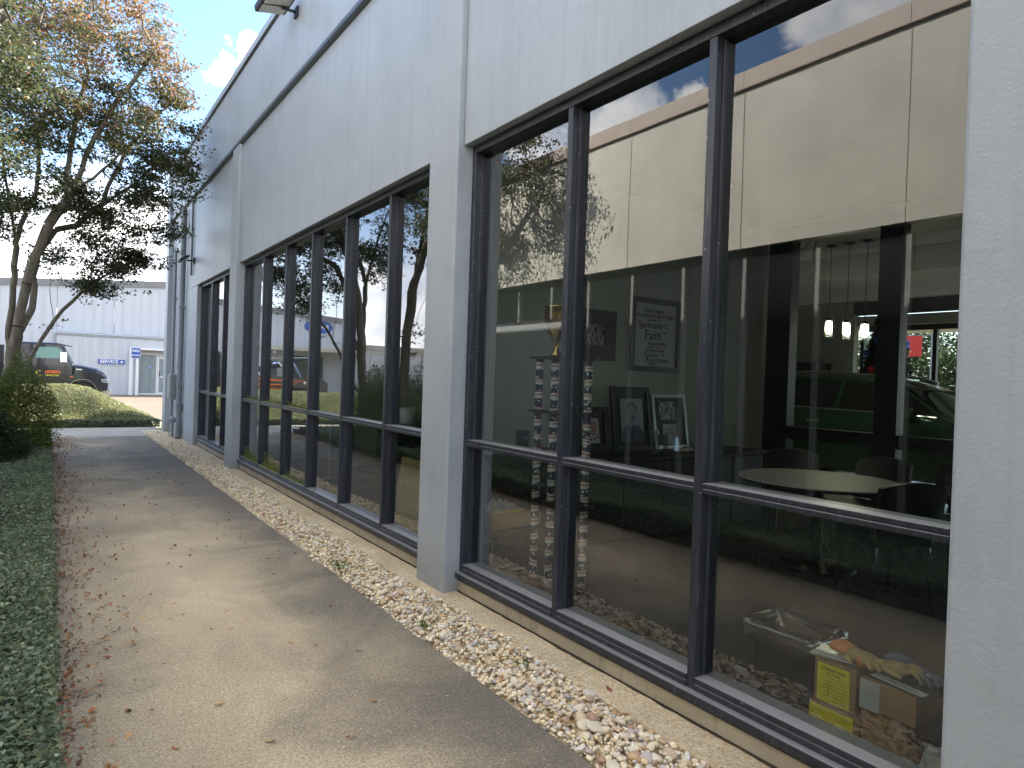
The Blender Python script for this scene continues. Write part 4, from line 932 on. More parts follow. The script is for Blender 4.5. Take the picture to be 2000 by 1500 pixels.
# ================================================================== cars
def car(name, lab, cat_at, body_mat, group=None, L=4.9, W=1.92, H=1.76):
    x0, y0, z0 = cat_at                      # x centre, front end y, ground z; nose points to -Y
    t = thing(name, lab, 'car', (x0, y0+L/2, z0), group)
    S = [ # u, belt z, top z, half width, half roof width, zbottom
        (0.00,0.62,0.66,0.66,0.55,0.34),(0.06,0.80,0.84,0.78,0.68,0.28),(0.25,0.98,1.02,0.88,0.76,0.25),(0.60,1.06,1.10,0.945,0.80,0.24),(1.05,1.12,1.16,0.96,0.80,0.24),
        (1.28,1.16,1.20,0.96,0.80,0.24),(1.75,1.19,1.55,0.96,0.70,0.24),(2.12,1.205,1.70,0.96,0.66,0.24),(2.75,1.215,1.755,0.96,0.66,0.24),(3.45,1.225,1.745,0.96,0.66,0.24),
        (4.15,1.235,1.70,0.955,0.65,0.25),(4.50,1.235,1.62,0.945,0.64,0.27),(4.78,1.14,1.22,0.90,0.74,0.32),(4.88,0.86,0.92,0.84,0.74,0.36),(4.90,0.60,0.62,0.80,0.72,0.40)]
    k = W/1.92; kz = H/1.76; ku = L/4.9
    rows = []
    for u, zb, zt, w, wr, z_ in S:
        half = [(w*0.86, z_), (w*0.985, z_+0.14), (w, (z_+zb)/2), (w*0.985, zb-0.07), (w*0.955, zb), (wr, zt-0.035), (wr*0.86, zt+0.005), (wr*0.4, zt+0.03)]
        pts = half+[(-a, b) for a, b in reversed(half)]
        rows.append([(x0+a*k, y0+u*ku, z0+b*kz) for a, b in pts])
    n = len(rows[0]); m = MB(); g = MB()
    for r_ in rows: m.v += r_
    def off(p, d): return (x0+(p[0]-x0)*(1+d), p[1], p[2]+d*0.6)
    for i in range(len(rows)-1):
        for j in range(n-1):
            q = (i*n+j, (i+1)*n+j, (i+1)*n+j+1, i*n+j+1); m.f.append(q)
            if (5 <= i <= 10 and j in (4, n-6)) : pass
    m.f.append(tuple(range(n-1,-1,-1))); m.f.append(tuple((len(rows)-1)*n+j for j in range(n)))
    for i in range(len(rows)-1): m.f.append((i*n, i*n+n-1, (i+1)*n+n-1, (i+1)*n))
    body = obj('body', m, body_mat, t, smooth=True)
    body.data.polygons.foreach_set('use_smooth', [True]*len(body.data.polygons))
    md = body.modifiers.new('round', 'SUBSURF'); md.levels = 1; md.render_levels = 2
    def lerp(a, b, f): return tuple(a[q]+(b[q]-a[q])*f for q in range(3))
    def patch(i0, i1, f0, f1, side, d=0.012):
        """glass strip on the side between belt and roof edge, from station i0+f0 to i1+f1"""
        P = []
        st = [(i0, f0)]+[(i, 0) for i in range(i0+1, i1+1)]+([(i1, f1)] if f1 > 0 else [])
        for i, f in st:
            a = lerp(rows[i][4 if side > 0 else n-5], rows[min(i+1, len(rows)-1)][4 if side > 0 else n-5], f)
            b = lerp(rows[i][5 if side > 0 else n-6], rows[min(i+1, len(rows)-1)][5 if side > 0 else n-6], f)
            lo, hi = lerp(a, b, 0.06), lerp(a, b, 0.90)
            P.append(((lo[0]+side*d, lo[1], lo[2]), (hi[0]+side*d, hi[1], hi[2])))
        gm = MB()
        for lo, hi in P: gm.v += [lo, hi, (lo[0]-side*0.03, lo[1], lo[2]), (hi[0]-side*0.03, hi[1], hi[2])]
        for q in range(len(P)-1):
            a = q*4; b = a+4
            gm.f += [(a,b,b+1,a+1),(a+2,a+3,b+3,b+2),(a,a+2,b+2,b),(a+1,b+1,b+3,a+3)]
        gm.f += [(0,1,3,2),((len(P)-1)*4,(len(P)-1)*4+2,(len(P)-1)*4+3,(len(P)-1)*4+1)]
        return gm
    for s in (1, -1):
        obj('side_window', patch(5, 7, 0.35, 0.85, s), M_CARGLASS, t)
        obj('side_window', patch(7, 9, 0.95, 0.25, s), M_CARGLASS, t)
        obj('side_window', patch(9, 11, 0.35, 0.0, s), M_CARGLASS, t)
        strip = [(x0+s*(0.96*k+0.012), y0+u*ku, z0+z*kz) for u, z in ((1.28,1.185),(2.1,1.215),(3.4,1.235),(4.5,1.245))]
        obj('window_trim', MB().tube(strip, 0.011, 6), M_CHROME, t)
        rl = [(x0+s*0.665*k, y0+u*ku, z0+z*kz) for u, z in ((1.95,1.66),(2.2,1.735),(3.0,1.79),(4.0,1.755),(4.4,1.68))]
        obj('roof_rail', MB().tube(rl, 0.018, 6), M_CHROME, t)
        for u in (2.15, 3.25):
            obj('door_seam', MB().tube([(x0+s*(0.975*k), y0+u*ku, z0+0.4*kz), (x0+s*(0.968*k), y0+u*ku, z0+1.16*kz)], 0.006, 5), M_BLACK, t)
            obj('door_handle', MB().tube([(x0+s*(0.985*k), y0+(u+0.75)*ku, z0+1.03*kz), (x0+s*(0.992*k), y0+(u+0.95)*ku, z0+1.035*kz)], 0.014, 6), M_CHROME, t)
        obj('mirror', MB().box(min(x0+s*0.98*k, x0+s*1.16*k), max(x0+s*0.98*k, x0+s*1.16*k), y0+1.55*ku, y0+1.70*ku, z0+1.13*kz, z0+1.30*kz), body_mat, t, bev=0.03)
        obj('headlight', MB().box(min(x0+s*0.5*k, x0+s*0.86*k), max(x0+s*0.5*k, x0+s*0.86*k), y0+0.03*ku, y0+0.35*ku, z0+0.74*kz, z0+0.86*kz), M_CHROME, t, bev=0.02)
        obj('tail_light', MB().box(min(x0+s*0.6*k, x0+s*0.9*k), max(x0+s*0.6*k, x0+s*0.9*k), y0+4.74*ku, y0+4.87*ku, z0+0.92*kz, z0+1.06*kz), M_RED, t, bev=0.02)
        for u in (0.92, 3.85):
            c = (x0+s*0.965*k, y0+u*ku, z0+0.36)
            ty = MB(); ty.tube([(c[0]-s*0.22, c[1], c[2]), (c[0]-s*0.20, c[1], c[2]), (c[0]+s*0.0, c[1], c[2]), (c[0]+s*0.02, c[1], c[2])], [0.33,0.355,0.355,0.33], 24)
            w = obj('wheel', ty, M_RUBBER, t)
            rm = MB().tube([(c[0]+s*0.0, c[1], c[2]), (c[0]+s*0.028, c[1], c[2])], [0.25, 0.24], 20)
            obj('rim', rm, M_CHROME, w)
    ws = MB()
    for i in (5, 6, 7):
        for j in (5, n-6): ws.v.append(tuple(lerp(rows[i][j], (x0, rows[i][j][1], rows[i][j][2]), 0.06)[q]+(0.0 if q == 0 else (-0.02 if q == 1 else 0.03)) for q in range(3)))
    ws.f += [(0,2,3,1),(2,4,5,3)]
    wso = obj('windscreen', ws, M_CARGLASS, t); so_ = wso.modifiers.new('thick', 'SOLIDIFY'); so_.thickness = 0.012
    return t
car('parked_suv', 'dark green SUV parked inside the showroom behind the black divider', (10.57, 2.70, FZ+0.004), M_GREEN)
car('parked_car', 'white car parked outside beyond the showroom glass', (26.9, 9.6, LOTZ), M_CARWHITE, L=4.9, H=1.85)

# ================================================================== wrecker truck beyond the planted mound
TK = thing('tow_truck', 'black tow truck with orange flames parked behind the planted mound', 'truck', (-2.0, 34.1, LOTZ))
Y0, Y1 = 33.0, 35.25
YM = (Y0+Y1)/2
obj('cab', MB().prism([(-1.36,0.42),(-1.36,2.30),(-1.28,2.40),(0.30,2.42),(0.46,2.34),(0.82,1.56),(0.84,0.42)], Y0, Y1), M_TRUCK, TK, bev=0.08)
obj('hood', MB().prism([(0.80,0.60),(0.80,1.57),(1.20,1.52),(1.70,1.41),(1.98,1.26),(2.06,1.05),(2.08,0.55)], Y0+0.10, Y1-0.10), M_TRUCK, TK, bev=0.16)
def arch(cx, cz, r0, r1, n=12): 
    return [(cx+r1*math.cos(a), cz+r1*0.98*math.sin(a)) for a in [math.pi*k/n for k in range(n+1)]]+[(cx+r0*math.cos(a), cz+r0*math.sin(a)) for a in [math.pi*(n-k)/n for k in range(n+1)]]
for y in (Y0-0.02, Y1-0.40):
    obj('fender', MB().prism([(2.06,0.50),(2.10,0.78),(2.02,1.02),(1.80,1.19),(1.45,1.27),(1.05,1.26),(0.78,1.12),(0.62,0.86),(0.56,0.45),(0.68,0.45)]+[(1.17+0.52*math.cos(a), 0.40+0.54*math.sin(a)) for a in [math.pi*(1-k/10) for k in range(11)]], y-0.04, y+0.42), M_TRUCK, TK, bev=0.09)
    w_y = y+0.06
    for cx, r in ((1.17, 0.46),):
        ty = obj('wheel', MB().tube([(cx,w_y,0.38),(cx,w_y+0.03,0.38),(cx,w_y+0.27,0.38),(cx,w_y+0.3,0.38)], [r-0.04,r,r,r-0.04], 24), M_RUBBER, TK)
        obj('rim', MB().tube([(cx,w_y-0.01,0.38),(cx,w_y+0.1,0.38)], [0.25,0.2], 18), M_CHROME, ty)
    obj('headlight', MB().prism([(1.86,0.84),(2.10,0.80),(2.13,0.92),(1.95,1.0),(1.84,0.97)], y-0.05, y+0.36), M_CHROME, TK, bev=0.02)
    obj('marker_light', MB().box(0.74, 0.84, y-0.046, y+0.0, 1.03, 1.065), M_ORANGE, TK)
    obj('arch_lip', MB().tube([(1.17+0.53*math.cos(a), y-0.045, 0.40+0.55*math.sin(a)) for a in [math.pi*k/12 for k in range(13)]], 0.012, 6), M_CHROME, TK)
for cy_ in (Y0+0.02, Y1-0.55):
    ty = obj('wheel', MB().tube([(-5.0,cy_,0.38),(-5.0,cy_+0.03,0.38),(-5.0,cy_+0.5,0.38),(-5.0,cy_+0.53,0.38)], [0.42,0.46,0.46,0.42], 24), M_RUBBER, TK)
    obj('rim', MB().tube([(-5.0,cy_-0.005,0.38),(-5.0,cy_+0.1,0.38)], [0.25,0.2], 18), M_CHROME, ty)
obj('bumper', MB().prism([(1.95,0.26),(1.90,0.62),(2.18,0.62),(2.22,0.48),(2.14,0.26)], Y0-0.02, Y1+0.02), M_CHROME, TK, bev=0.02)
obj('grille', MB().box(2.06, 2.13, YM-0.5, YM+0.5, 0.55, 1.1), M_CHROME, TK, bev=0.02)
obj('side_vent', MB().box(0.95, 1.15, Y0+0.085, Y0+0.098, 1.33, 1.38), M_CHROME, TK)
obj('hood_seam', MB().tube([(0.86,Y0+0.094,1.50),(1.4,Y0+0.094,1.42),(1.9,Y0+0.094,1.22)], 0.008, 5), M_RUBBER, TK)
obj('visor', MB().prism([(0.36,2.40),(0.80,2.30),(0.82,2.27),(0.40,2.31)], Y0+0.02, Y1-0.02), M_TRUCK, TK, bev=0.01)
for y, s in ((Y0, -1), (Y1, 1)):
    obj('side_window', MB().prism([(-0.42,1.78),(-0.42,2.22),(0.25,2.24),(0.42,2.14),(0.50,1.95),(0.42,1.78)], min(y, y+s*0.012), max(y, y+s*0.012)), M_TEAL, TK)
    obj('door_seam', MB().tube([(-0.55,y+s*0.004,0.6),(-0.55,y+s*0.004,2.28)], 0.008, 5).tube([(0.62,y+s*0.004,0.6),(0.58,y+s*0.004,1.75)], 0.008, 5), M_RUBBER, TK)
    mr = obj('mirror', MB().box(0.38, 0.62, min(y+s*0.12, y+s*0.24), max(y+s*0.12, y+s*0.24), 1.62, 2.06), M_CHROME, TK, bev=0.03)
    obj('mirror_arm', MB().tube([(0.5,y,1.66),(0.5,y+s*0.18,1.60)], 0.02, 6), M_BLACK, mr)
    obj('step', MB().box(-0.5, 0.6, min(y, y+s*0.06), max(y, y+s*0.06), 0.40, 0.50), M_CHROME, TK)
obj('windscreen', MB().prism([(0.50,2.28),(0.53,2.29),(0.87,1.60),(0.84,1.58)], Y0+0.15, Y1-0.15), M_TEAL, TK)
text('lettering', "LEGER'S", 0.15, (0.14, Y0-0.006, 1.22), FACE_MY, M_ORANGE, TK, ext=0.003, bold=0.03)
text('lettering', 'WRECKER', 0.10, (0.14, Y0-0.006, 1.08), FACE_MY, M_YELLOW, TK, ext=0.003)
obj('emblem', MB().tube([(-0.30+0.10*math.cos(a), Y0-0.008, 1.16+0.10*math.sin(a)) for a in [R(60+24*k) for k in range(11)]], 0.016, 6), M_YELLOW, TK)
obj('bed', MB().prism([(-6.4,0.50),(-6.4,1.02),(-6.1,1.24),(-2.2,1.36),(-1.42,1.36),(-1.42,0.32),(-4.3,0.32),(-4.45,0.75),(-5.55,0.75),(-5.65,0.5)], Y0+0.02, Y1-0.02), M_TRUCK, TK, bev=0.02)
def flame(z, h, x0, x1, ph):
    P = []; n = 16
    for k in range(n+1):
        u = k/n; P.append((x0+(x1-x0)*u, z+0.5*h*(1-u*0.8)+0.25*h*math.sin(6*u+ph)))
    for k in range(n, -1, -1):
        u = k/n; P.append((x0+(x1-x0)*u, z-0.5*h*(1-u)+0.25*h*math.sin(6*u+ph)))
    return P
for z, h, a, b, ph in ((1.12,0.15,-2.0,-5.4,0),(0.93,0.16,-1.9,-4.9,1.5),(0.70,0.12,-1.7,-4.2,2.6),(0.50,0.10,-1.8,-4.0,0.7)):
    obj('flame_decal', MB().prism(flame(z,h,a,b,ph), Y0+0.008, Y0+0.017), M_ORANGE, TK)
for x in (-5.2, -4.2): obj('marker_light', MB().tube([(x,Y0+0.0,1.02),(x,Y0+0.03,1.02)], 0.06, 12), M_CHROME, TK)
obj('boom', MB().tube([(-2.3,YM,1.40),(-4.2,YM,1.85),(-6.0,YM,2.35)], [0.14,0.13,0.09], 8), M_TRUCK, TK)
obj('boom_brace', MB().tube([(-4.7,YM-0.5,1.3),(-4.1,YM-0.4,1.95),(-4.0,YM,1.95)], 0.07, 8).tube([(-5.2,YM-0.5,1.3),(-4.9,YM-0.3,2.0)], 0.05, 8), M_CHROME, TK)
obj('headboard', MB().box(-1.75, -1.45, Y0+0.1, Y1-0.1, 1.361, 2.25), M_TRUCK, TK, bev=0.02)
obj('cable', MB().tube([(-2.0,YM-0.3,2.1),(-5.8,YM-0.1,2.30)], 0.012, 5), M_CHROME, TK)

# ================================================================== white metal building across the lot
PB = thing('metal_building', 'long white metal service building with a low gable beyond the tow truck', 'building', (-2, 44, LOTZ))
FY = 44.0
gab = lambda x: 6.56+(x-5.3)*0.080
xs = [-12.2, -9, -6, -3, 0.30, 3, 6, 9, 12, 15]
for a, b in zip(xs[:-1], xs[1:]):
    obj('wall_panel', MB().prism([(a+0.01,LOTZ),(b-0.01,LOTZ),(b-0.01,gab(b)-0.36),(a+0.01,gab(a)-0.36)], FY, FY+0.2), M_WHITEMETAL, PB)
obj('roof_edge', MB().prism([(-12.4,gab(-12.4)-0.36),(15.1,gab(15.1)-0.36),(15.1,gab(15.1)),(-12.4,gab(-12.4))], FY-0.12, FY+0.3), M_ROOFGREY, PB)
obj('roof', MB().prism([(-12.3,gab(-12.3)-0.1),(15,gab(15)-0.1),(15,gab(15)-0.02),(-12.3,gab(-12.3)-0.02)], FY+0.31, 66), M_ROOFGREY, PB)
obj('wall', MB().box(-12.2, 15, 65.6, 65.8, LOTZ, 5.0).box(-12.2, -12.0, FY+0.21, 65.6, LOTZ, 4.7), M_WHITEMETAL, PB)
rib = None
for k in range(58):
    x = -12.0+k*0.467
    if 0.1 < x < 15: z1 = 3.1
    z0_, z1_ = (3.42, gab(x)-0.38) if x > 0.25 else (LOTZ, gab(x)-0.38)
    m_ = MB().box(x-0.03, x+0.03, FY-0.022, FY-0.002, z0_, z1_)
    obj('rib', m_, M_WHITEMETAL, PB)
# lower projecting bay on the right
LY = 43.5
obj('bay_wall', MB().box(0.32, 3.93, LY, FY-0.03, LOTZ, 3.20).box(3.931, 15, LY, FY-0.03, 2.50, 3.20), M_WHITEMETAL, PB)
obj('bay_roof', MB().prism([(0.25,3.205),(15,3.205),(15,3.235),(0.25,3.235)], LY-0.12, FY-0.025), M_COPING, PB)
obj('flashing', MB().tube([(0.28+0.5*k, LY-0.06, 3.30+0.025*math.sin(k*2.1)) for k in range(30)], 0.035, 6).tube([(0.28+0.6*k, LY-0.02, 3.12+0.01*math.sin(k*1.3)) for k in range(25)], 0.02, 6), M_COPING, PB)
for k in range(8):
    x = 0.52+k*0.46
    obj('rib', MB().box(x-0.045, x+0.045, LY-0.035, LY-0.002, LOTZ, 3.02), M_WHITEMETAL, PB)
obj('portal_trim', MB().box(3.75, 3.93, LY-0.14, LY-0.04, LOTZ, 2.62).box(3.931, 9, LY-0.14, LY-0.04, 2.50, 2.62), M_WHITE, PB)
dk = plain('dim_room', (0.10,0.115,0.11), 0.7)
obj('entry_recess', MB().box(3.95, 9, FY+0.35, FY+0.4, LOTZ, 2.5), dk, PB)
sf = obj('entry_window', MB().box(4.30, 5.18, FY-0.03, FY+0.05, 2.26, 2.36).box(4.30, 5.18, FY-0.03, FY+0.05, LOTZ, 0.0).box(4.22, 4.299, FY-0.03, FY+0.05, LOTZ, 2.36).box(5.181, 5.24, FY-0.03, FY+0.05, LOTZ, 2.36), M_WHITE, PB)
obj('pane', MB().box(4.301, 5.179, FY+0.0, FY+0.012, 0.001, 2.259), M_GLASS, sf)
ed = obj('entry_door', MB().box(5.25, 5.33, FY-0.03, FY+0.05, LOTZ, 2.14).box(6.05, 6.15, FY-0.03, FY+0.05, LOTZ, 2.14).box(5.331, 6.049, FY-0.03, FY+0.05, 2.04, 2.14).box(5.331, 6.049, FY-0.03, FY+0.05, 0.92, 1.0).box(5.331, 6.049, FY-0.03, FY+0.05, LOTZ, 0.06), M_WHITE, PB)
obj('pane', MB().box(5.332, 6.048, FY+0.0, FY+0.012, 0.061, 2.039), M_GLASS, ed)
obj('handle', MB().tube([(5.36,FY-0.06,0.95),(5.36,FY-0.06,1.3)], 0.018, 6), M_BLACK, ed)
obj('soffit', MB().box(3.95, 9, LY+0.02, FY+0.34, 2.44, 2.49), M_PATH, PB)
obj('tube_light', MB().box(4.35, 5.0, FY+0.12, FY+0.2, 2.38, 2.42), emit('tube_glow', (0.9,1,0.9), 1.5), PB)
t = thing('service_sign', 'blue SERVICE sign with a white arrow on the white ribbed wall', 'sign', (2.9, LY-0.05, 1.76))
obj('board', MB().box(2.26, 3.52, LY-0.075, LY-0.045, 1.625, 1.895), M_BLUE, t)
obj('border', MB().box(2.245, 3.535, LY-0.070, LY-0.043, 1.61, 1.624).box(2.245, 3.535, LY-0.070, LY-0.043, 1.896, 1.91), M_WHITE, t)
text('lettering', 'SERVICE', 0.25, (2.77, LY-0.079, 1.762), FACE_MY, M_WHITE, t, ext=0.003, sx=0.98, bold=0.03)
obj('arrow', MB().prism([(3.28,1.742),(3.38,1.742),(3.34,1.70),(3.37,1.678),(3.47,1.762),(3.37,1.846),(3.34,1.824),(3.38,1.782),(3.28,1.782)], LY-0.082, LY-0.076), M_WHITE, t)
t = thing('post_sign', 'small blue NO SMOKING sign on a white post by the service door', 'sign', (4.12, 42.6, LOTZ))
obj('post', MB().box(4.01, 4.13, 42.6, 42.7, LOTZ, 2.2), M_WHITE, t)
obj('board', MB().box(3.78, 4.20, 42.55, 42.59, 2.03, 2.57), M_BLUE, t)
obj('border', MB().box(3.765, 4.215, 42.56, 42.595, 2.015, 2.029).box(3.765, 4.215, 42.56, 42.595, 2.571, 2.585).box(3.765, 3.779, 42.56, 42.595, 2.03, 2.57).box(4.201, 4.215, 42.56, 42.595, 2.03, 2.57), M_WHITE, t)
text('lettering', 'NO', 0.18, (3.99, 42.546, 2.41), FACE_MY, M_WHITE, t, ext=0.003, sx=1.2, bold=0.04)
text('lettering', 'SMOKING', 0.10, (3.99, 42.546, 2.17), FACE_MY, M_WHITE, t, ext=0.003, sx=0.9, bold=0.04)
t = thing('window_decal', 'small blue notice on the service office window', 'sign', (4.85, FY-0.01, 1.5))
obj('decal', MB().prism([(4.68,1.52),(4.74,1.60),(4.96,1.60),(5.02,1.52),(4.96,1.44),(4.74,1.44)], FY-0.012, FY-0.003), M_BLUE, t)
obj('print_line', MB().box(4.76, 4.94, FY-0.015, FY-0.0125, 1.54, 1.565).box(4.74, 4.96, FY-0.015, FY-0.0125, 1.475, 1.50), M_WHITE, t)
t = thing('parts_sign', 'blue oval PARTS sign high on the white metal wall seen mirrored', 'sign', (-9.5, FY-0.1, 4.57))
obj('oval', MB().prism([(-9.5+0.95*math.cos(a), 4.57+0.42*math.sin(a)) for a in [2*math.pi*k/32 for k in range(32)]], FY-0.10, FY-0.03), M_BLUE, t)
text('lettering', 'PARTS', 0.46, (-9.5, FY-0.106, 4.56), FACE_MY, M_WHITE, t, ext=0.003, bold=0.02)
CA = thing('canopy', 'long white canopy along the parts end of the metal building', 'canopy', (-12, 42.8, LOTZ))
obj('fascia', MB().box(-24, -5.0, 41.5, 41.62, 2.86, 3.10), M_CREAM, CA)
obj('deck', MB().box(-24, -5.0, 41.63, FY-0.03, 2.95, 3.05), M_WHITE, CA)
for x in (-5.2, -8.6, -12.4, -16.2, -20, -23.8): obj('post', MB().box(x-0.06, x+0.06, 41.7, 41.82, LOTZ, 2.949), M_WHITE, CA)
obj('garage_door', MB().box(-9.9, -7.4, FY-0.06, FY-0.03, LOTZ, 2.6), dk, PB)
obj('garage_door', MB().box(-6.9, -6.2, FY-0.06, FY-0.03, LOTZ, 2.2), dk, PB)
LB = thing('low_building', 'low flat roofed white building left of the metal building seen mirrored', 'building', (-20, 50, LOTZ))
obj('wall', MB().box(-34, -12.6, 48, 60, LOTZ, 3.35), M_WHITE, LB)
obj('roof_edge', MB().box(-34.2, -12.5, 47.8, 60.2, 3.36, 3.75), M_CREAM, LB)
t = thing('security_camera', 'white dome camera under the canopy seen mirrored', 'camera', (-6.1, 41.9, 2.7))
obj('dome', MB().lathe([(0.0,-0.12),(0.08,-0.08),(0.11,0.0),(0.11,0.08)], (-6.1,41.9,2.74), 14), M_WHITE, t, smooth=True)
obj('mount', MB().box(-6.16, -6.04, 41.84, 41.96, 2.83, 2.948), M_WHITE, t)
# ================================================================== vegetation
def grow(start, parent, attr, step=0.17, infl=0.9, kill=0.28, iters=90, wob=0.15):
    """space colonisation from the given stem nodes towards the attractor points"""
    pos = [np.array(p, float) for p in start]; par = list(parent)
    A = attr.copy()
    for it in range(iters):
        if len(A) == 0: break
        Pn = np.array(pos)
        best = np.full(len(A), 1e9); idx = np.zeros(len(A), int)
        for s in range(0, len(Pn), 1500):
            d = np.linalg.norm(A[:,None,:]-Pn[None,s:s+1500,:], axis=2); k = d.argmin(1); m = d[np.arange(len(A)), k]
            u = m < best; best[u] = m[u]; idx[u] = k[u]+s
        A_in = best < infl
        if not A_in.any():
            infl *= 1.5; continue
        dirs = {}
        for a, i in zip(A[A_in], idx[A_in]):
            v = a-Pn[i]; dirs.setdefault(i, []).append(v/np.linalg.norm(v))
        new = []
        for i, vs in dirs.items():
            v = np.mean(vs, 0)+rng.normal(0, wob, 3); v /= np.linalg.norm(v)+1e-9
            pos.append(Pn[i]+v*step); par.append(i); new.append(pos[-1])
        N = np.array(new)
        d = np.linalg.norm(A[:,None,:]-N[None], axis=2).min(1)
        A = A[np.minimum(d, best) > kill]
    return np.array(pos), np.array(par)
def radii(pos, par, tip=0.0045, ex=2.05):
    n = len(pos); acc = np.zeros(n); has = np.zeros(n, bool); has[par[par >= 0]] = True
    for i in range(n-1, -1, -1):
        if not has[i]: acc[i] = tip**ex
        if par[i] >= 0: acc[par[i]] += acc[i]
    return acc**(1/ex)
def branch_mesh(pos, par, rad, sides=6):
    n = len(pos); d = np.zeros((n,3))
    for i in range(n):
        if par[i] >= 0: d[i] = pos[i]-pos[par[i]]
    kids = [[] for _ in range(n)]
    for i in range(n):
        if par[i] >= 0: kids[par[i]].append(i)
    for i in range(n):
        if par[i] < 0 and kids[i]: d[i] = d[kids[i][0]]
    d /= np.linalg.norm(d, axis=1, keepdims=True)+1e-9
    ref = np.where(np.abs(d[:,2:3]) < 0.9, np.array([[0,0,1.0]]), np.array([[1.0,0,0]]))
    a = np.cross(d, ref); a /= np.linalg.norm(a, axis=1, keepdims=True)+1e-9; b = np.cross(d, a)
    V, F = [], []
    w = np.linspace(0, 2*np.pi, sides, endpoint=False)
    ring = lambda i, r: pos[i]+(a[i]*np.cos(w)[:,None]+b[i]*np.sin(w)[:,None])*r
    for i in range(n):
        p = par[i]
        if p < 0: continue
        base = len(V)*1
        rp = min(rad[p], rad[i]*1.6) if len(kids[p]) > 1 else rad[p]
        ra = pos[p]+(a[i]*np.cos(w)[:,None]+b[i]*np.sin(w)[:,None])*rp
        V.append(ra); V.append(ring(i, rad[i]))
        o = (len(V)-2)*sides
        k = np.arange(sides); F.append(np.stack([o+k, o+(k+1)%sides, o+sides+(k+1)%sides, o+sides+k], 1))
    return np.concatenate(V), np.concatenate(F)
def poly(pts, step=0.17):
    out = [np.array(pts[0], float)]
    for p, q in zip(pts[:-1], pts[1:]):
        p, q = np.array(p, float), np.array(q, float); m = max(1, int(np.linalg.norm(q-p)/step))
        for k in range(1, m+1): out.append(p+(q-p)*k/m)
    return out
def ell(n, c, r, shell=0.35):
    v = rng.normal(size=(n,3)); v /= np.linalg.norm(v, axis=1, keepdims=True)
    return np.array(c)+v*np.array(r)*(rng.uniform(shell**3, 1, (n,1))**(1/3))
def tree(lab, base, stems, blobs, rbase, nleaf, lsize, colf, group=None, seed_tip=0.0045, spread=0.16, name='crepe_myrtle_tree', infl=0.9, kill=0.27, maxr=0.02):
    t = thing(name, lab, 'tree', base, group)
    pos, par = [], []
    for s in stems:
        pts, link = s
        P = poly(pts)
        if link is None: pi = -1
        else: pi = int(np.argmin([np.linalg.norm(q-np.array(link)) for q in pos]))
        for k, q in enumerate(P):
            pos.append(q+(rng.normal(0, 0.012, 3) if k else 0)); par.append(pi if k == 0 else len(pos)-2)
    A = np.concatenate([ell(*b) for b in blobs])
    pos, par = grow(pos, par, A, infl=infl, kill=kill)
    rad = radii(pos, par, seed_tip)
    k = rbase/rad.max(); rad = np.where(rad > 0.010, 0.010+(rad-0.010)*(rbase-0.010)/(rad.max()-0.010), rad)
    V, F = branch_mesh(pos, par, rad)
    big_mesh('trunk', V, F, None, M_BARK, t, smooth=True)
    # leaves hang in sprays about some of the twigs, leaving gaps between
    thin = np.where(rad < maxr)[0]
    q = pos[thin]
    w = np.clip(0.5+0.9*np.sin(q[:,0]*5.3+q[:,2]*4.1+2*np.sin(q[:,1]*3.7))+0.5*np.sin(q[:,2]*9-q[:,1]*6), 0.05, None)**1.5
    w *= np.clip(1.25-0.14*(q[:,2]-3.5), 0.35, 1.3)
    centre = pos[rng.choice(thin, nleaf//14, p=w/w.sum())]+rng.normal(0, spread, (nleaf//14,3))*np.array([1,1,0.6])
    idx = rng.integers(0, len(centre), nleaf)
    P = centre[idx]+rng.normal(0, 1, (nleaf,3))*np.array([0.075,0.075,0.030])
    V, F, c = leaves(P, lsize*rng.uniform(0.6, 1.3, nleaf), colf(P), 0.45, 0.62)
    label(big_mesh('crown', V, F, c, M_LEAF, t), kind=None)
    return t, pos, par, rad
def myrtle_col(P):
    n = len(P)
    g = pick(n, [(0.090,0.110,0.050),(0.070,0.092,0.046),(0.115,0.125,0.055),(0.14,0.13,0.065)], [4,4,2,1])
    o = pick(n, [(0.30,0.17,0.08),(0.38,0.25,0.09),(0.25,0.13,0.09),(0.22,0.18,0.09),(0.31,0.14,0.10)], [2,2,1.5,2,1])
    pr = np.clip((P[:,2]-5.2)/3.2, 0.04, 0.75)
    # colour comes in whole sprays
    spray = 0.5+0.5*np.sin(P[:,0]*3.1+P[:,2]*2.3+1.3*np.sin(P[:,1]*2.7))
    m = rng.random(n) < pr*(0.35+1.1*spray)
    return np.where(m[:,None], o, g)
T1 = (-0.66, 14.2, 0.05)
def S(*p, link=None): return (list(p), link)
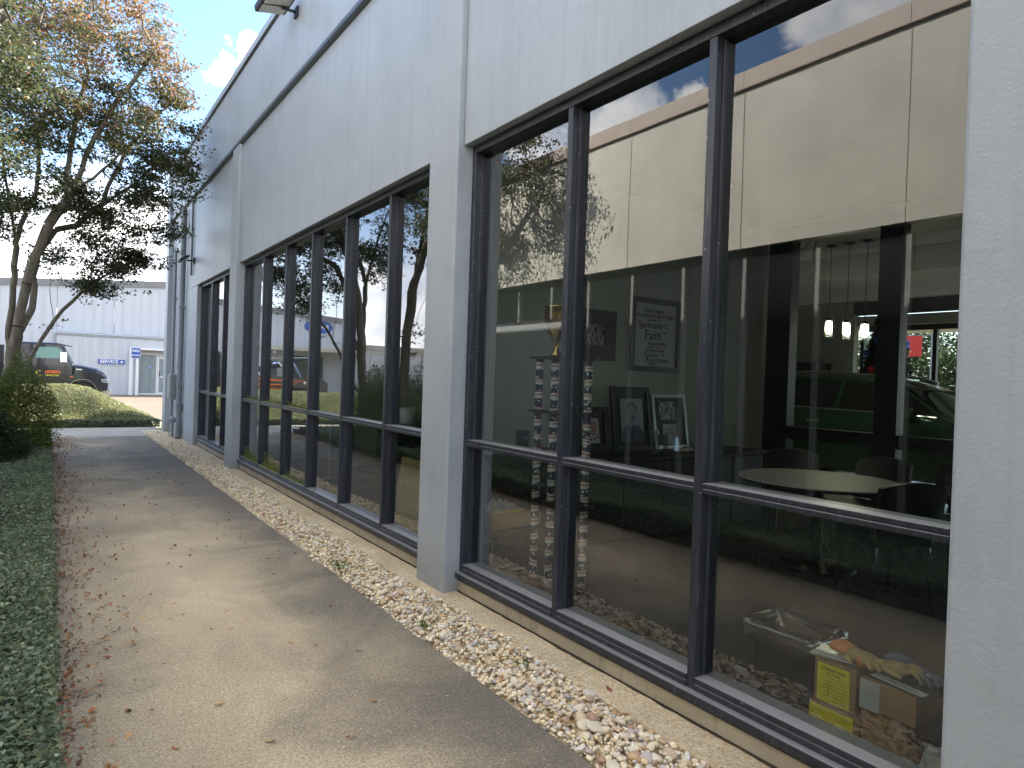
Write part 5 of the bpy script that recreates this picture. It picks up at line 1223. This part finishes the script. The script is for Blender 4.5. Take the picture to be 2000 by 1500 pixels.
stems = [S(T1, (-0.62,14.2,0.6), (-0.60,14.2,0.95)),
  S((-0.60,14.2,0.95), (-0.56,14.2,2.17), (-0.51,14.15,2.87), (-0.51,14.05,3.55), (-0.57,13.95,4.04), (-0.65,13.8,4.58), (-0.72,13.6,4.94), link=(-0.60,14.2,0.95)),
  S((-0.51,14.05,3.55), (-0.38,14.2,4.11), (-0.25,14.4,4.53), (-0.23,14.5,5.0), (-0.22,14.6,5.66), (-0.37,14.7,6.2), link=(-0.51,14.05,3.55)),
  S((-0.60,14.2,0.95), (-0.47,14.1,2.0), (-0.38,14.0,2.61), (-0.27,13.9,3.3), (-0.05,13.8,3.92), (0.19,13.7,4.34), (0.43,13.6,4.66), (0.79,13.4,5.04), (0.96,13.3,5.32), link=(-0.60,14.2,0.95)),
  S((0.19,13.7,4.34), (0.19,13.8,4.84), (0.24,13.9,5.4), (0.3,14.0,6.07), (0.48,14.1,6.69), link=(0.19,13.7,4.34)),
  S((0.22,13.7,4.38), (0.32,13.6,4.73), (0.56,13.5,5.45), (0.8,13.4,6.01), (1.3,13.2,6.87), link=(0.22,13.7,4.38)),
  S((-0.47,14.1,2.0), (-0.26,14.3,2.55), (-0.24,14.4,3.28), (-0.19,14.45,3.56), (0.06,14.5,3.97), (0.36,14.5,4.11), (0.75,14.6,4.57), (1.24,14.6,5.04), (1.83,14.6,5.75), link=(-0.47,14.1,2.0)),
  S((0.75,14.6,4.57), (0.91,14.7,5.1), (1.15,14.8,5.75), (1.84,14.9,6.85), link=(0.75,14.6,4.57)),
  S((-0.60,14.2,0.95), (-0.26,14.4,1.66), (0.06,14.5,2.36), (0.32,14.6,2.76), (0.59,14.6,3.03), (1.03,14.6,3.46), (1.62,14.6,3.73), link=(-0.60,14.2,0.95)),
  S((0.06,14.5,2.36), (0.01,14.5,2.68), (-0.03,14.5,3.09), (-0.08,14.5,3.35), (0.06,14.4,3.68), link=(0.06,14.5,2.36)),
  S((0.59,14.6,3.03), (0.62,14.7,3.42), (0.78,14.8,3.93), link=(0.59,14.6,3.03))]
blobs = [(520,(0.55,14.0,6.6),(1.6,1.8,1.5)), (260,(1.65,14.0,5.5),(0.65,1.3,1.2)), (200,(1.25,14.2,4.35),(0.95,1.1,0.5)), (110,(0.85,14.5,3.6),(0.8,0.8,0.35)), (80,(0.85,14.6,3.02),(0.5,0.5,0.22)),
         (240,(-0.6,13.8,6.1),(1.2,1.6,1.2)), (60,(-0.7,13.9,4.3),(0.6,1.2,0.6)), (120,(0.7,14.4,8.1),(1.2,1.2,0.8)), (70,(0.3,14.3,4.7),(0.5,0.8,0.4))]
tree('crepe myrtle with several leaning trunks at the far end of the left bed', T1, stems, blobs, 0.125, 66000, 0.058, myrtle_col, 'crepe myrtles in the left bed')
T2 = (-0.95, 13.0, 0.05)
stems = [S(T2, (-0.95,12.95,1.0), (-0.94,12.85,2.0), (-0.92,12.65,3.0), (-0.90,12.45,3.5)),
  S((-0.90,12.45,3.5), (-0.88,11.9,4.2), (-0.88,11.1,4.9), (-0.9,10.2,5.6), link=(-0.90,12.45,3.5)),
  S((-0.90,12.45,3.5), (-1.05,12.55,4.2), (-1.25,12.5,5.2), link=(-0.90,12.45,3.5)),
  S((-0.94,12.85,2.0), (-1.3,13.0,2.9), (-1.7,13.1,3.9), link=(-0.94,12.85,2.0))]
blobs = [(380,(-1.0,10.3,6.0),(1.15,2.0,1.5)), (260,(-1.3,12.1,6.0),(1.2,1.6,1.6)), (90,(-1.3,11.4,4.4),(1.0,1.8,0.7)), (90,(-1.0,9.0,4.9),(0.8,0.9,0.5)), (80,(-0.9,10.8,7.8),(0.9,1.6,0.6))]
tree('crepe myrtle standing nearer the office building with a forked trunk', T2, stems, blobs, 0.10, 30000, 0.056, myrtle_col, 'crepe myrtles in the left bed')

def shrub(lab, c, r, n, cols, ls=0.045, group='shrubs under the trees', stems=7):
    t = thing('shrub', lab, 'shrub', (c[0], c[1], 0.05), group)
    th = rng.random(n)*2*np.pi; v = rng.normal(size=(n,3)); v /= np.linalg.norm(v, axis=1, keepdims=True); v[:,2] = np.abs(v[:,2])*1.0-0.12
    lump = 1+0.16*np.sin(v[:,0]*7+c[1])*np.cos(v[:,1]*6)+0.10*np.sin(v[:,2]*9+v[:,0]*5)
    P = np.array([c[0], c[1], c[2]*0.25])+v*np.array(r)*(rng.uniform(0.2, 1, (n,1))**(1/2.6))*lump[:,None]
    P[:,2] = np.maximum(P[:,2], 0.08)
    V, F, cc = leaves(P, ls*rng.uniform(0.6, 1.3, n), pick(n, cols), 0.35, 0.42, nrm=v)
    big_mesh('foliage', V, F, cc, M_LEAF, t)
    m = MB()
    for k in range(stems):
        a = random.uniform(0, 6.28); q = random.uniform(0.3, 0.8)
        m.tube([(c[0]+0.05*math.cos(a), c[1]+0.05*math.sin(a), 0.05), (c[0]+0.4*r[0]*q*math.cos(a), c[1]+0.4*r[1]*q*math.sin(a), c[2]*0.5), (c[0]+r[0]*q*math.cos(a), c[1]+r[1]*q*math.sin(a), c[2]*0.95)], [0.022,0.014,0.006], 5)
    obj('stem', m, M_BARK, t)
    return t
SG = [(0.14,0.18,0.04),(0.20,0.24,0.055),(0.28,0.30,0.075),(0.08,0.115,0.035)]
DG = [(0.030,0.050,0.022),(0.045,0.068,0.028),(0.06,0.085,0.03)]
shrub('feathery light green shrub round the foot of the leaning trunks', (-0.42, 13.0, 1.55), (0.60,0.75,1.32), 15000, SG)
shrub('low dark shrub in front of the light green shrub by the bed end', (-0.75, 12.0, 0.8), (0.62,0.6,0.75), 9000, DG)
shrub('tall bushy shrub by the end of the office building seen mirrored', (-1.75, 13.1, 1.9), (0.9,0.9,1.65), 11000, DG+SG[:2])
shrub('tall bushy shrub behind the leaning trunks seen mirrored', (-1.7, 15.3, 1.9), (0.9,1.0,1.55), 10000, DG+SG[:2])
shrub('rounded shrub at the far corner of the left bed', (-2.6, 16.4, 1.6), (0.9,0.9,1.3), 8000, DG)

# clipped ground cover in the left bed
def height_bed(x, y): return 0.25+0.03*np.sin(x*5+y*1.7)+0.02*np.sin(y*4.1-x*3)
def cover(name, lab, pts, hf, size, cols, wts, nrm=None, mat=M_IVY, up=0.55, depth=0.045):
    x, y = pts[:,0], pts[:,1]
    P = np.stack([x, y, hf(x, y)+rng.uniform(-depth, 0.012, len(x))], 1)
    V, F, c = leaves(P, size*rng.uniform(0.6, 1.25, len(x)), pick(len(x), cols, wts, 0.18), up, 0.60, nrm=nrm)
    o = big_mesh(name, V, F, c, mat); return label(o, lab, None, None, 'stuff')
n1 = 46000
y = 1.4+12.6*rng.random(n1)**1.35; x = 0.045-rng.exponential(0.33, n1).clip(0, 1.2)
near = np.stack([x, y], 1)
far = np.stack([rng.uniform(-1.8, 0.02, 22000), rng.uniform(-3, 16.8, 22000)], 1)
# the clipped edge facing the walk
ne = 26000; ey = 1.0+14.6*rng.random(ne)**1.2
IV = [(0.175,0.235,0.145),(0.235,0.29,0.175),(0.135,0.185,0.115),(0.32,0.36,0.205),(0.27,0.255,0.13)]
IW = [4,4,3,2,0.7]
cover('ground_cover', 'clipped leafy ground cover along the left edge of the walk', np.concatenate([near, far]), height_bed, 0.030, IV, IW)
Pz = np.stack([rng.normal(0.025, 0.022, ne), ey, rng.uniform(0.0, 0.26, ne)], 1)
V, F, c = leaves(Pz, 0.030*rng.uniform(0.6,1.2,ne), pick(ne, IV, IW, 0.2), 0.5, 0.6, nrm=np.array([0.8,0,0.6]))
label(big_mesh('ground_cover', V, F, c, M_IVY), 'clipped side of the ground cover facing the walk', None, None, 'stuff')
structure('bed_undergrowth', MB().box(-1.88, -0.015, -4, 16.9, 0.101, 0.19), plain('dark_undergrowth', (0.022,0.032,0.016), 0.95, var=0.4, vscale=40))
# mound of the same plant across the end of the walk
def sstep(a, b, x): t = np.clip((x-a)/(b-a), 0, 1); return t*t*(3-2*t)
def mound_h(x, y):
    top = np.interp(x, [-6, -1, 0.4, 1.0, 1.7, 2.2, 2.45], [0.78, 0.92, 1.0, 0.90, 0.50, 0.26, 0.16])
    front = 0.20+0.8*sstep(0, 1, 0)*0
    return (0.17+(top-0.17)*sstep(19.75, np.interp(x, [0.2, 1.2], [22.8, 21.0]), y))*(1-0.9*sstep(23.4, 24.6, y))+0.015*np.sin(x*6+y*5)
gx, gy = np.meshgrid(np.linspace(-7, 2.42, 60), np.linspace(19.88, 24.6, 40))
gz = mound_h(gx, gy)-0.07; gz[0] = LOTZ; gz[-1] = LOTZ; gz[:,-1] = LOTZ
Vg = np.stack([gx.ravel(), gy.ravel(), gz.ravel()], 1); ii = np.arange(39)[:,None]*60+np.arange(59)[None]
Fg = np.stack([ii, ii+1, ii+61, ii+60], -1).reshape(-1,4)
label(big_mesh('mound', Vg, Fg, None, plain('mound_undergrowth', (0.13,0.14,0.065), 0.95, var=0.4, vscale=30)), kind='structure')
nm = 70000
mx_, my_ = rng.uniform(-6.5, 2.46, nm), 19.86+4.6*rng.random(nm)**1.35
cover('mound_cover', 'rounded bank of clipped leafy ground cover across the end of the walk', np.stack([mx_, my_], 1), mound_h, 0.048, [(0.22,0.24,0.11),(0.27,0.28,0.13),(0.16,0.19,0.09),(0.36,0.33,0.16),(0.32,0.27,0.12)], [4,4,3,2,1.2], depth=0.02, up=0.7)
nf = 12000
Pf = np.stack([rng.uniform(-6.5, 2.46, nf), rng.normal(19.86, 0.03, nf), rng.uniform(0.0, 0.19, nf)], 1)
V, F, c = leaves(Pf, 0.045*rng.uniform(0.6,1.2,nf), pick(nf, IV, IW, 0.2)*0.8, 0.5, 0.6, nrm=np.array([0,-0.8,0.5]))
label(big_mesh('mound_cover', V, F, c, M_IVY), 'clipped front face of the leafy bank at the end of the walk', None, None, 'stuff')

# trees beyond the showroom glass and over the lot
def far_tree(lab, x, y, h, w, n=5000, cols=DG):
    t = thing('roadside_tree', lab, 'tree', (x, y, LOTZ), 'trees beyond the road')
    obj('trunk', MB().tube([(x,y,LOTZ),(x+0.1,y,h*0.45),(x,y+0.1,h*0.8)], [0.22,0.16,0.05], 8), M_BARK, t)
    P = np.concatenate([ell(n//5, (x+random.uniform(-.45,.45)*w, y+random.uniform(-.45,.45)*w, h*random.uniform(0.45,0.85)), (w*0.45,w*0.45,h*0.2), 0.2) for _ in range(5)])
    V, F, c = leaves(P, rng.uniform(0.15, 0.4, len(P)), pick(len(P), cols), 0.4, 0.6)
    big_mesh('crown', V, F, c, M_LEAF, t)
fl = ['broad dark tree far beyond the showroom glass nearest the red banner', 'rounded tree beyond the road behind the white car', 'taller tree beyond the road right of the white car', 'dark tree beyond the road behind the Christmas tree', 'wide tree beyond the road at the edge of the view']
for k, (x, y, h, w) in enumerate(((52, 25.5, 6.4, 6), (55, 21.5, 5.2, 5), (50, 17.5, 6.6, 6), (58, 30, 6.2, 6), (60, 11.5, 6.0, 6))): far_tree(fl[k], x, y, h, w)
BNR = thing('banner_sign', 'red and blue banner on a pole seen through the showroom glass', 'sign', (40, 18, LOTZ))
obj('pole', MB().tube([(40.1,17.0,LOTZ),(40.1,17.0,6.0)], 0.08, 8), M_GREYMETAL, BNR)
obj('banner', MB().box(40.0, 40.04, 17.5, 18.7, 3.6, 4.75), M_RED, BNR)
obj('banner_patch', MB().box(39.985, 39.998, 18.15, 18.68, 3.65, 4.5), M_BLUE, BNR)
obj('banner_arm', MB().tube([(40.1,17.0,4.78),(40.02,18.75,4.78)], 0.03, 6), M_GREYMETAL, BNR)

# ================================================================== gravel, stones, weeds, fallen leaves
def ico(sub):
    bm = bmesh.new(); bmesh.ops.create_icosphere(bm, subdivisions=sub, radius=0.5)
    V = np.array([v.co[:] for v in bm.verts]); F = np.array([[v.index for v in f.verts] for f in bm.faces]); bm.free(); return V, F
def stone_variants(sub, k):
    V0, F = ico(sub); out = []
    for _ in range(k):
        V = V0.copy()
        for _ in range(5):                                   # flat facets: clip against random planes
            nrm = rng.normal(size=3); nrm /= np.linalg.norm(nrm); lim = rng.uniform(0.26, 0.42)
            d = V@nrm; m = d > lim; V[m] -= np.outer(d[m]-lim, nrm)
        V *= rng.uniform(0.75, 1.25, 3); out.append(V)
    return out, F
STC = [(0.84,0.69,0.46),(0.86,0.76,0.57),(0.79,0.62,0.39),(0.85,0.72,0.52),(0.58,0.51,0.42),(0.62,0.41,0.22),(0.78,0.74,0.64),(0.45,0.25,0.14),(0.56,0.53,0.50)]
STW = [5,4,4,4,1.6,1.4,3,0.6,1.4]
def edge_x(y): return 1.905+0.018*np.sin(y*3.1)+0.012*np.sin(y*7.7)
def gravel(name, n, y0, y1, smin, smax, sub, zlo, zhi):
    var, F = stone_variants(sub, 8); nv = len(var[0]); var = np.array(var)
    y = rng.uniform(y0, y1, n); x = rng.uniform(0, 1, n)
    x = edge_x(y)+x*(2.335+0.035*np.sin(y*2.3)-edge_x(y))
    s = smin*(smax/smin)**(rng.random(n)**1.4)
    z = rng.uniform(zlo, zhi, n)
    # heap a little in the middle
    z += 0.018*np.sin(np.pi*np.clip((x-1.9)/0.42, 0, 1))
    q = rng.normal(size=(n,4)); q /= np.linalg.norm(q, axis=1, keepdims=True); a,b,c,d = q.T
    Rm = np.stack([np.stack([1-2*(c*c+d*d),2*(b*c-a*d),2*(b*d+a*c)],-1),np.stack([2*(b*c+a*d),1-2*(b*b+d*d),2*(c*d-a*b)],-1),np.stack([2*(b*d-a*c),2*(c*d+a*b),1-2*(b*b+c*c)],-1)],1)
    V = np.einsum('nij,nvj->nvi', Rm, var[rng.integers(0,8,n)])*s[:,None,None]
    V[:,:,2] *= 0.72
    V += np.stack([x,y,z],1)[:,None,:]
    Fa = (F[None]+(np.arange(n)*nv)[:,None,None]).reshape(-1,3)
    return big_mesh(name, V.reshape(-1,3), Fa, np.repeat(pick(n, STC, STW, 0.10), nv, 0), M_STONE)
g1 = gravel('gravel', 8000, 1.3, 5.6, 0.011, 0.036, 2, -0.035, 0.012)
label(g1, 'pale river gravel between the walk and the building near the first window', None, None, 'stuff')
g2 = gravel('gravel', 16000, 5.6, 18.4, 0.016, 0.042, 1, -0.035, 0.012)
label(g2, 'pale river gravel running along the far part of the building', None, None, 'stuff')
bedroot = structure('gravel_bed', MB().box(1.93, 2.30, -4, 18.3, -0.0449, -0.030), MATS['gravel_dust'])
var, F = stone_variants(2, 10); SM = []
for V in var:
    me = bpy.data.meshes.new('stone'); me.from_pydata(V.tolist(), [], F.tolist()); me.materials.append(M_STONE1)
    me.polygons.foreach_set('use_smooth', [True]*len(me.polygons)); SM.append(me)
for k in range(290):
    o = bpy.data.objects.new('stone', SM[k % 10]); COL.objects.link(o); o.parent = bedroot
    yy = 1.45+3.4*random.random()**1.5; xx = edge_x(yy)+0.02+random.random()*0.36
    s = random.uniform(0.030, 0.062)*(1.15 if random.random() < 0.15 else 0.85)
    o.location = (xx, yy, 0.012+0.016*math.sin(math.pi*min(1, max(0, (xx-1.9)/0.42)))); o.rotation_euler = (random.uniform(-.5,.5), random.uniform(-.5,.5), random.uniform(0,6.28)); o.scale = (s*random.uniform(.9,1.4), s, s*0.62)
def weed(lab, x, y, n, s):
    t = thing('weed', lab, 'weed', (x, y, 0), 'weeds growing in the gravel')
    P = np.stack([x+rng.normal(0, s, n), y+rng.normal(0, s*1.5, n), 0.02+np.abs(rng.normal(0, s*0.6, n))], 1)
    V, F, c = leaves(P, rng.uniform(0.012, 0.026, n), pick(n, [(0.12,0.19,0.04),(0.20,0.26,0.07),(0.09,0.14,0.04)]), 0.4, 0.6)
    big_mesh('foliage', V, F, c, M_LEAF, t)
    m = MB()
    for k in range(8):
        a = random.uniform(0, 6.28); m.tube([(x,y,0.0),(x+s*math.cos(a), y+s*1.4*math.sin(a), 0.03)], 0.002, 4)
    obj('stem', m, plain('weed_stem', (0.10,0.14,0.04), 0.7), t)
weed('largest weed at the walk edge left of the near pillar', 1.96, 5.20, 130, 0.055)
weed('small weed tuft in the gravel in front of the near pillar', 1.99, 3.75, 60, 0.028)
weed('small weed tuft below the middle mullion of the first window', 2.20, 2.95, 50, 0.028)
# fallen leaves: a drift along the ground cover, singles on the walk
LC = [(0.36,0.14,0.05),(0.28,0.10,0.05),(0.42,0.22,0.08),(0.20,0.085,0.05),(0.33,0.17,0.08)]
n = 1500
yy = 3.0+13.0*rng.random(n)**0.9; clump = 0.5+0.5*np.sin(yy*2.2)*np.sin(yy*0.9+1)
xx = 0.05+np.abs(rng.normal(0, 0.10+0.16*clump, n))
P = np.stack([xx, yy, np.full(n, 0.008)+rng.uniform(0, 0.015, n)], 1)
Q = np.stack([rng.uniform(0.05, 2.3, 260), 3.4+13*rng.random(260), np.full(260, 0.008)], 1)
Q[Q[:,0] > 1.9, 2] = 0.035
Bb = np.stack([rng.uniform(-0.7, 0.5, 700), rng.uniform(15.2, 17.6, 700), np.full(700, 0.012)], 1)
P = np.concatenate([P, Q, Bb])
V, F, c = leaves(P, rng.uniform(0.022, 0.042, len(P)), pick(len(P), LC, None, 0.2), 0.85, 0.55)
label(big_mesh('fallen_leaves', V, F, c, M_LITTER), 'drift of dry brown leaves along the ground cover edge', None, None, 'stuff')
LM = []
for k in range(5):
    u = np.linspace(0, 1, 7); w = np.sin(np.pi*u**0.8)*rng.uniform(0.24, 0.34)
    zc = 0.10*np.sin(u*3+k)+0.05; V = []
    for i in range(7): V += [(u[i]-0.5, -w[i], zc[i]+0.16*rng.random()), (u[i]-0.5, 0, zc[i]), (u[i]-0.5, w[i], zc[i]+0.16*rng.random())]
    Fq = [(i*3+j, i*3+3+j, i*3+4+j, i*3+1+j) for i in range(6) for j in range(2)]
    me = bpy.data.meshes.new('fallen_leaf'); me.from_pydata(V, [], Fq); LM.append(me)
    me.materials.append((plain('leaf_rust', (0.34,0.13,0.05), 0.7, var=0.2, vscale=30), plain('leaf_tan', (0.42,0.25,0.10), 0.7, var=0.2, vscale=30), plain('leaf_red', (0.30,0.06,0.05), 0.7, var=0.2, vscale=30))[k % 3])
spots = [(0.10,1.86),(0.21,2.05),(0.62,2.03),(0.40,2.6),(0.74,1.95),(1.12,2.75),(0.92,2.35),(0.24,2.32),(0.47,3.05),(0.82,2.90),(1.33,3.0),(0.70,3.35),(0.34,3.5),(1.50,3.6),(1.20,3.9),(0.55,3.95),(0.95,4.3),(0.30,4.2),(1.62,4.4),(0.75,4.7),(1.30,4.9),(0.45,5.0),(2.42,2.5),(2.25,2.2),(2.03,3.0),(0.14,2.7),(0.18,3.0),(0.33,2.9),(0.10,3.3),(0.12,2.25)]
for k, (x, y) in enumerate(spots):
    o = bpy.data.objects.new('fallen_leaf', LM[k % 5]); COL.objects.link(o)
    s = random.uniform(0.032, 0.048)
    o.location = (x, y, 0.004 if x < 1.88 else 0.05 if x < 2.3 else 0.006); o.scale = (s, s*0.9, s); o.rotation_euler = (random.uniform(-.15,.15), random.uniform(-.15,.15), random.uniform(0,6.28))
    label(o, 'single dry leaf lying on the near part of the concrete walk' if x < 1.9 else 'single dry leaf lying on the gravel strip', 'leaf', 'single dry leaves on the near walk' if x < 1.9 else 'dry leaves on the gravel strip')
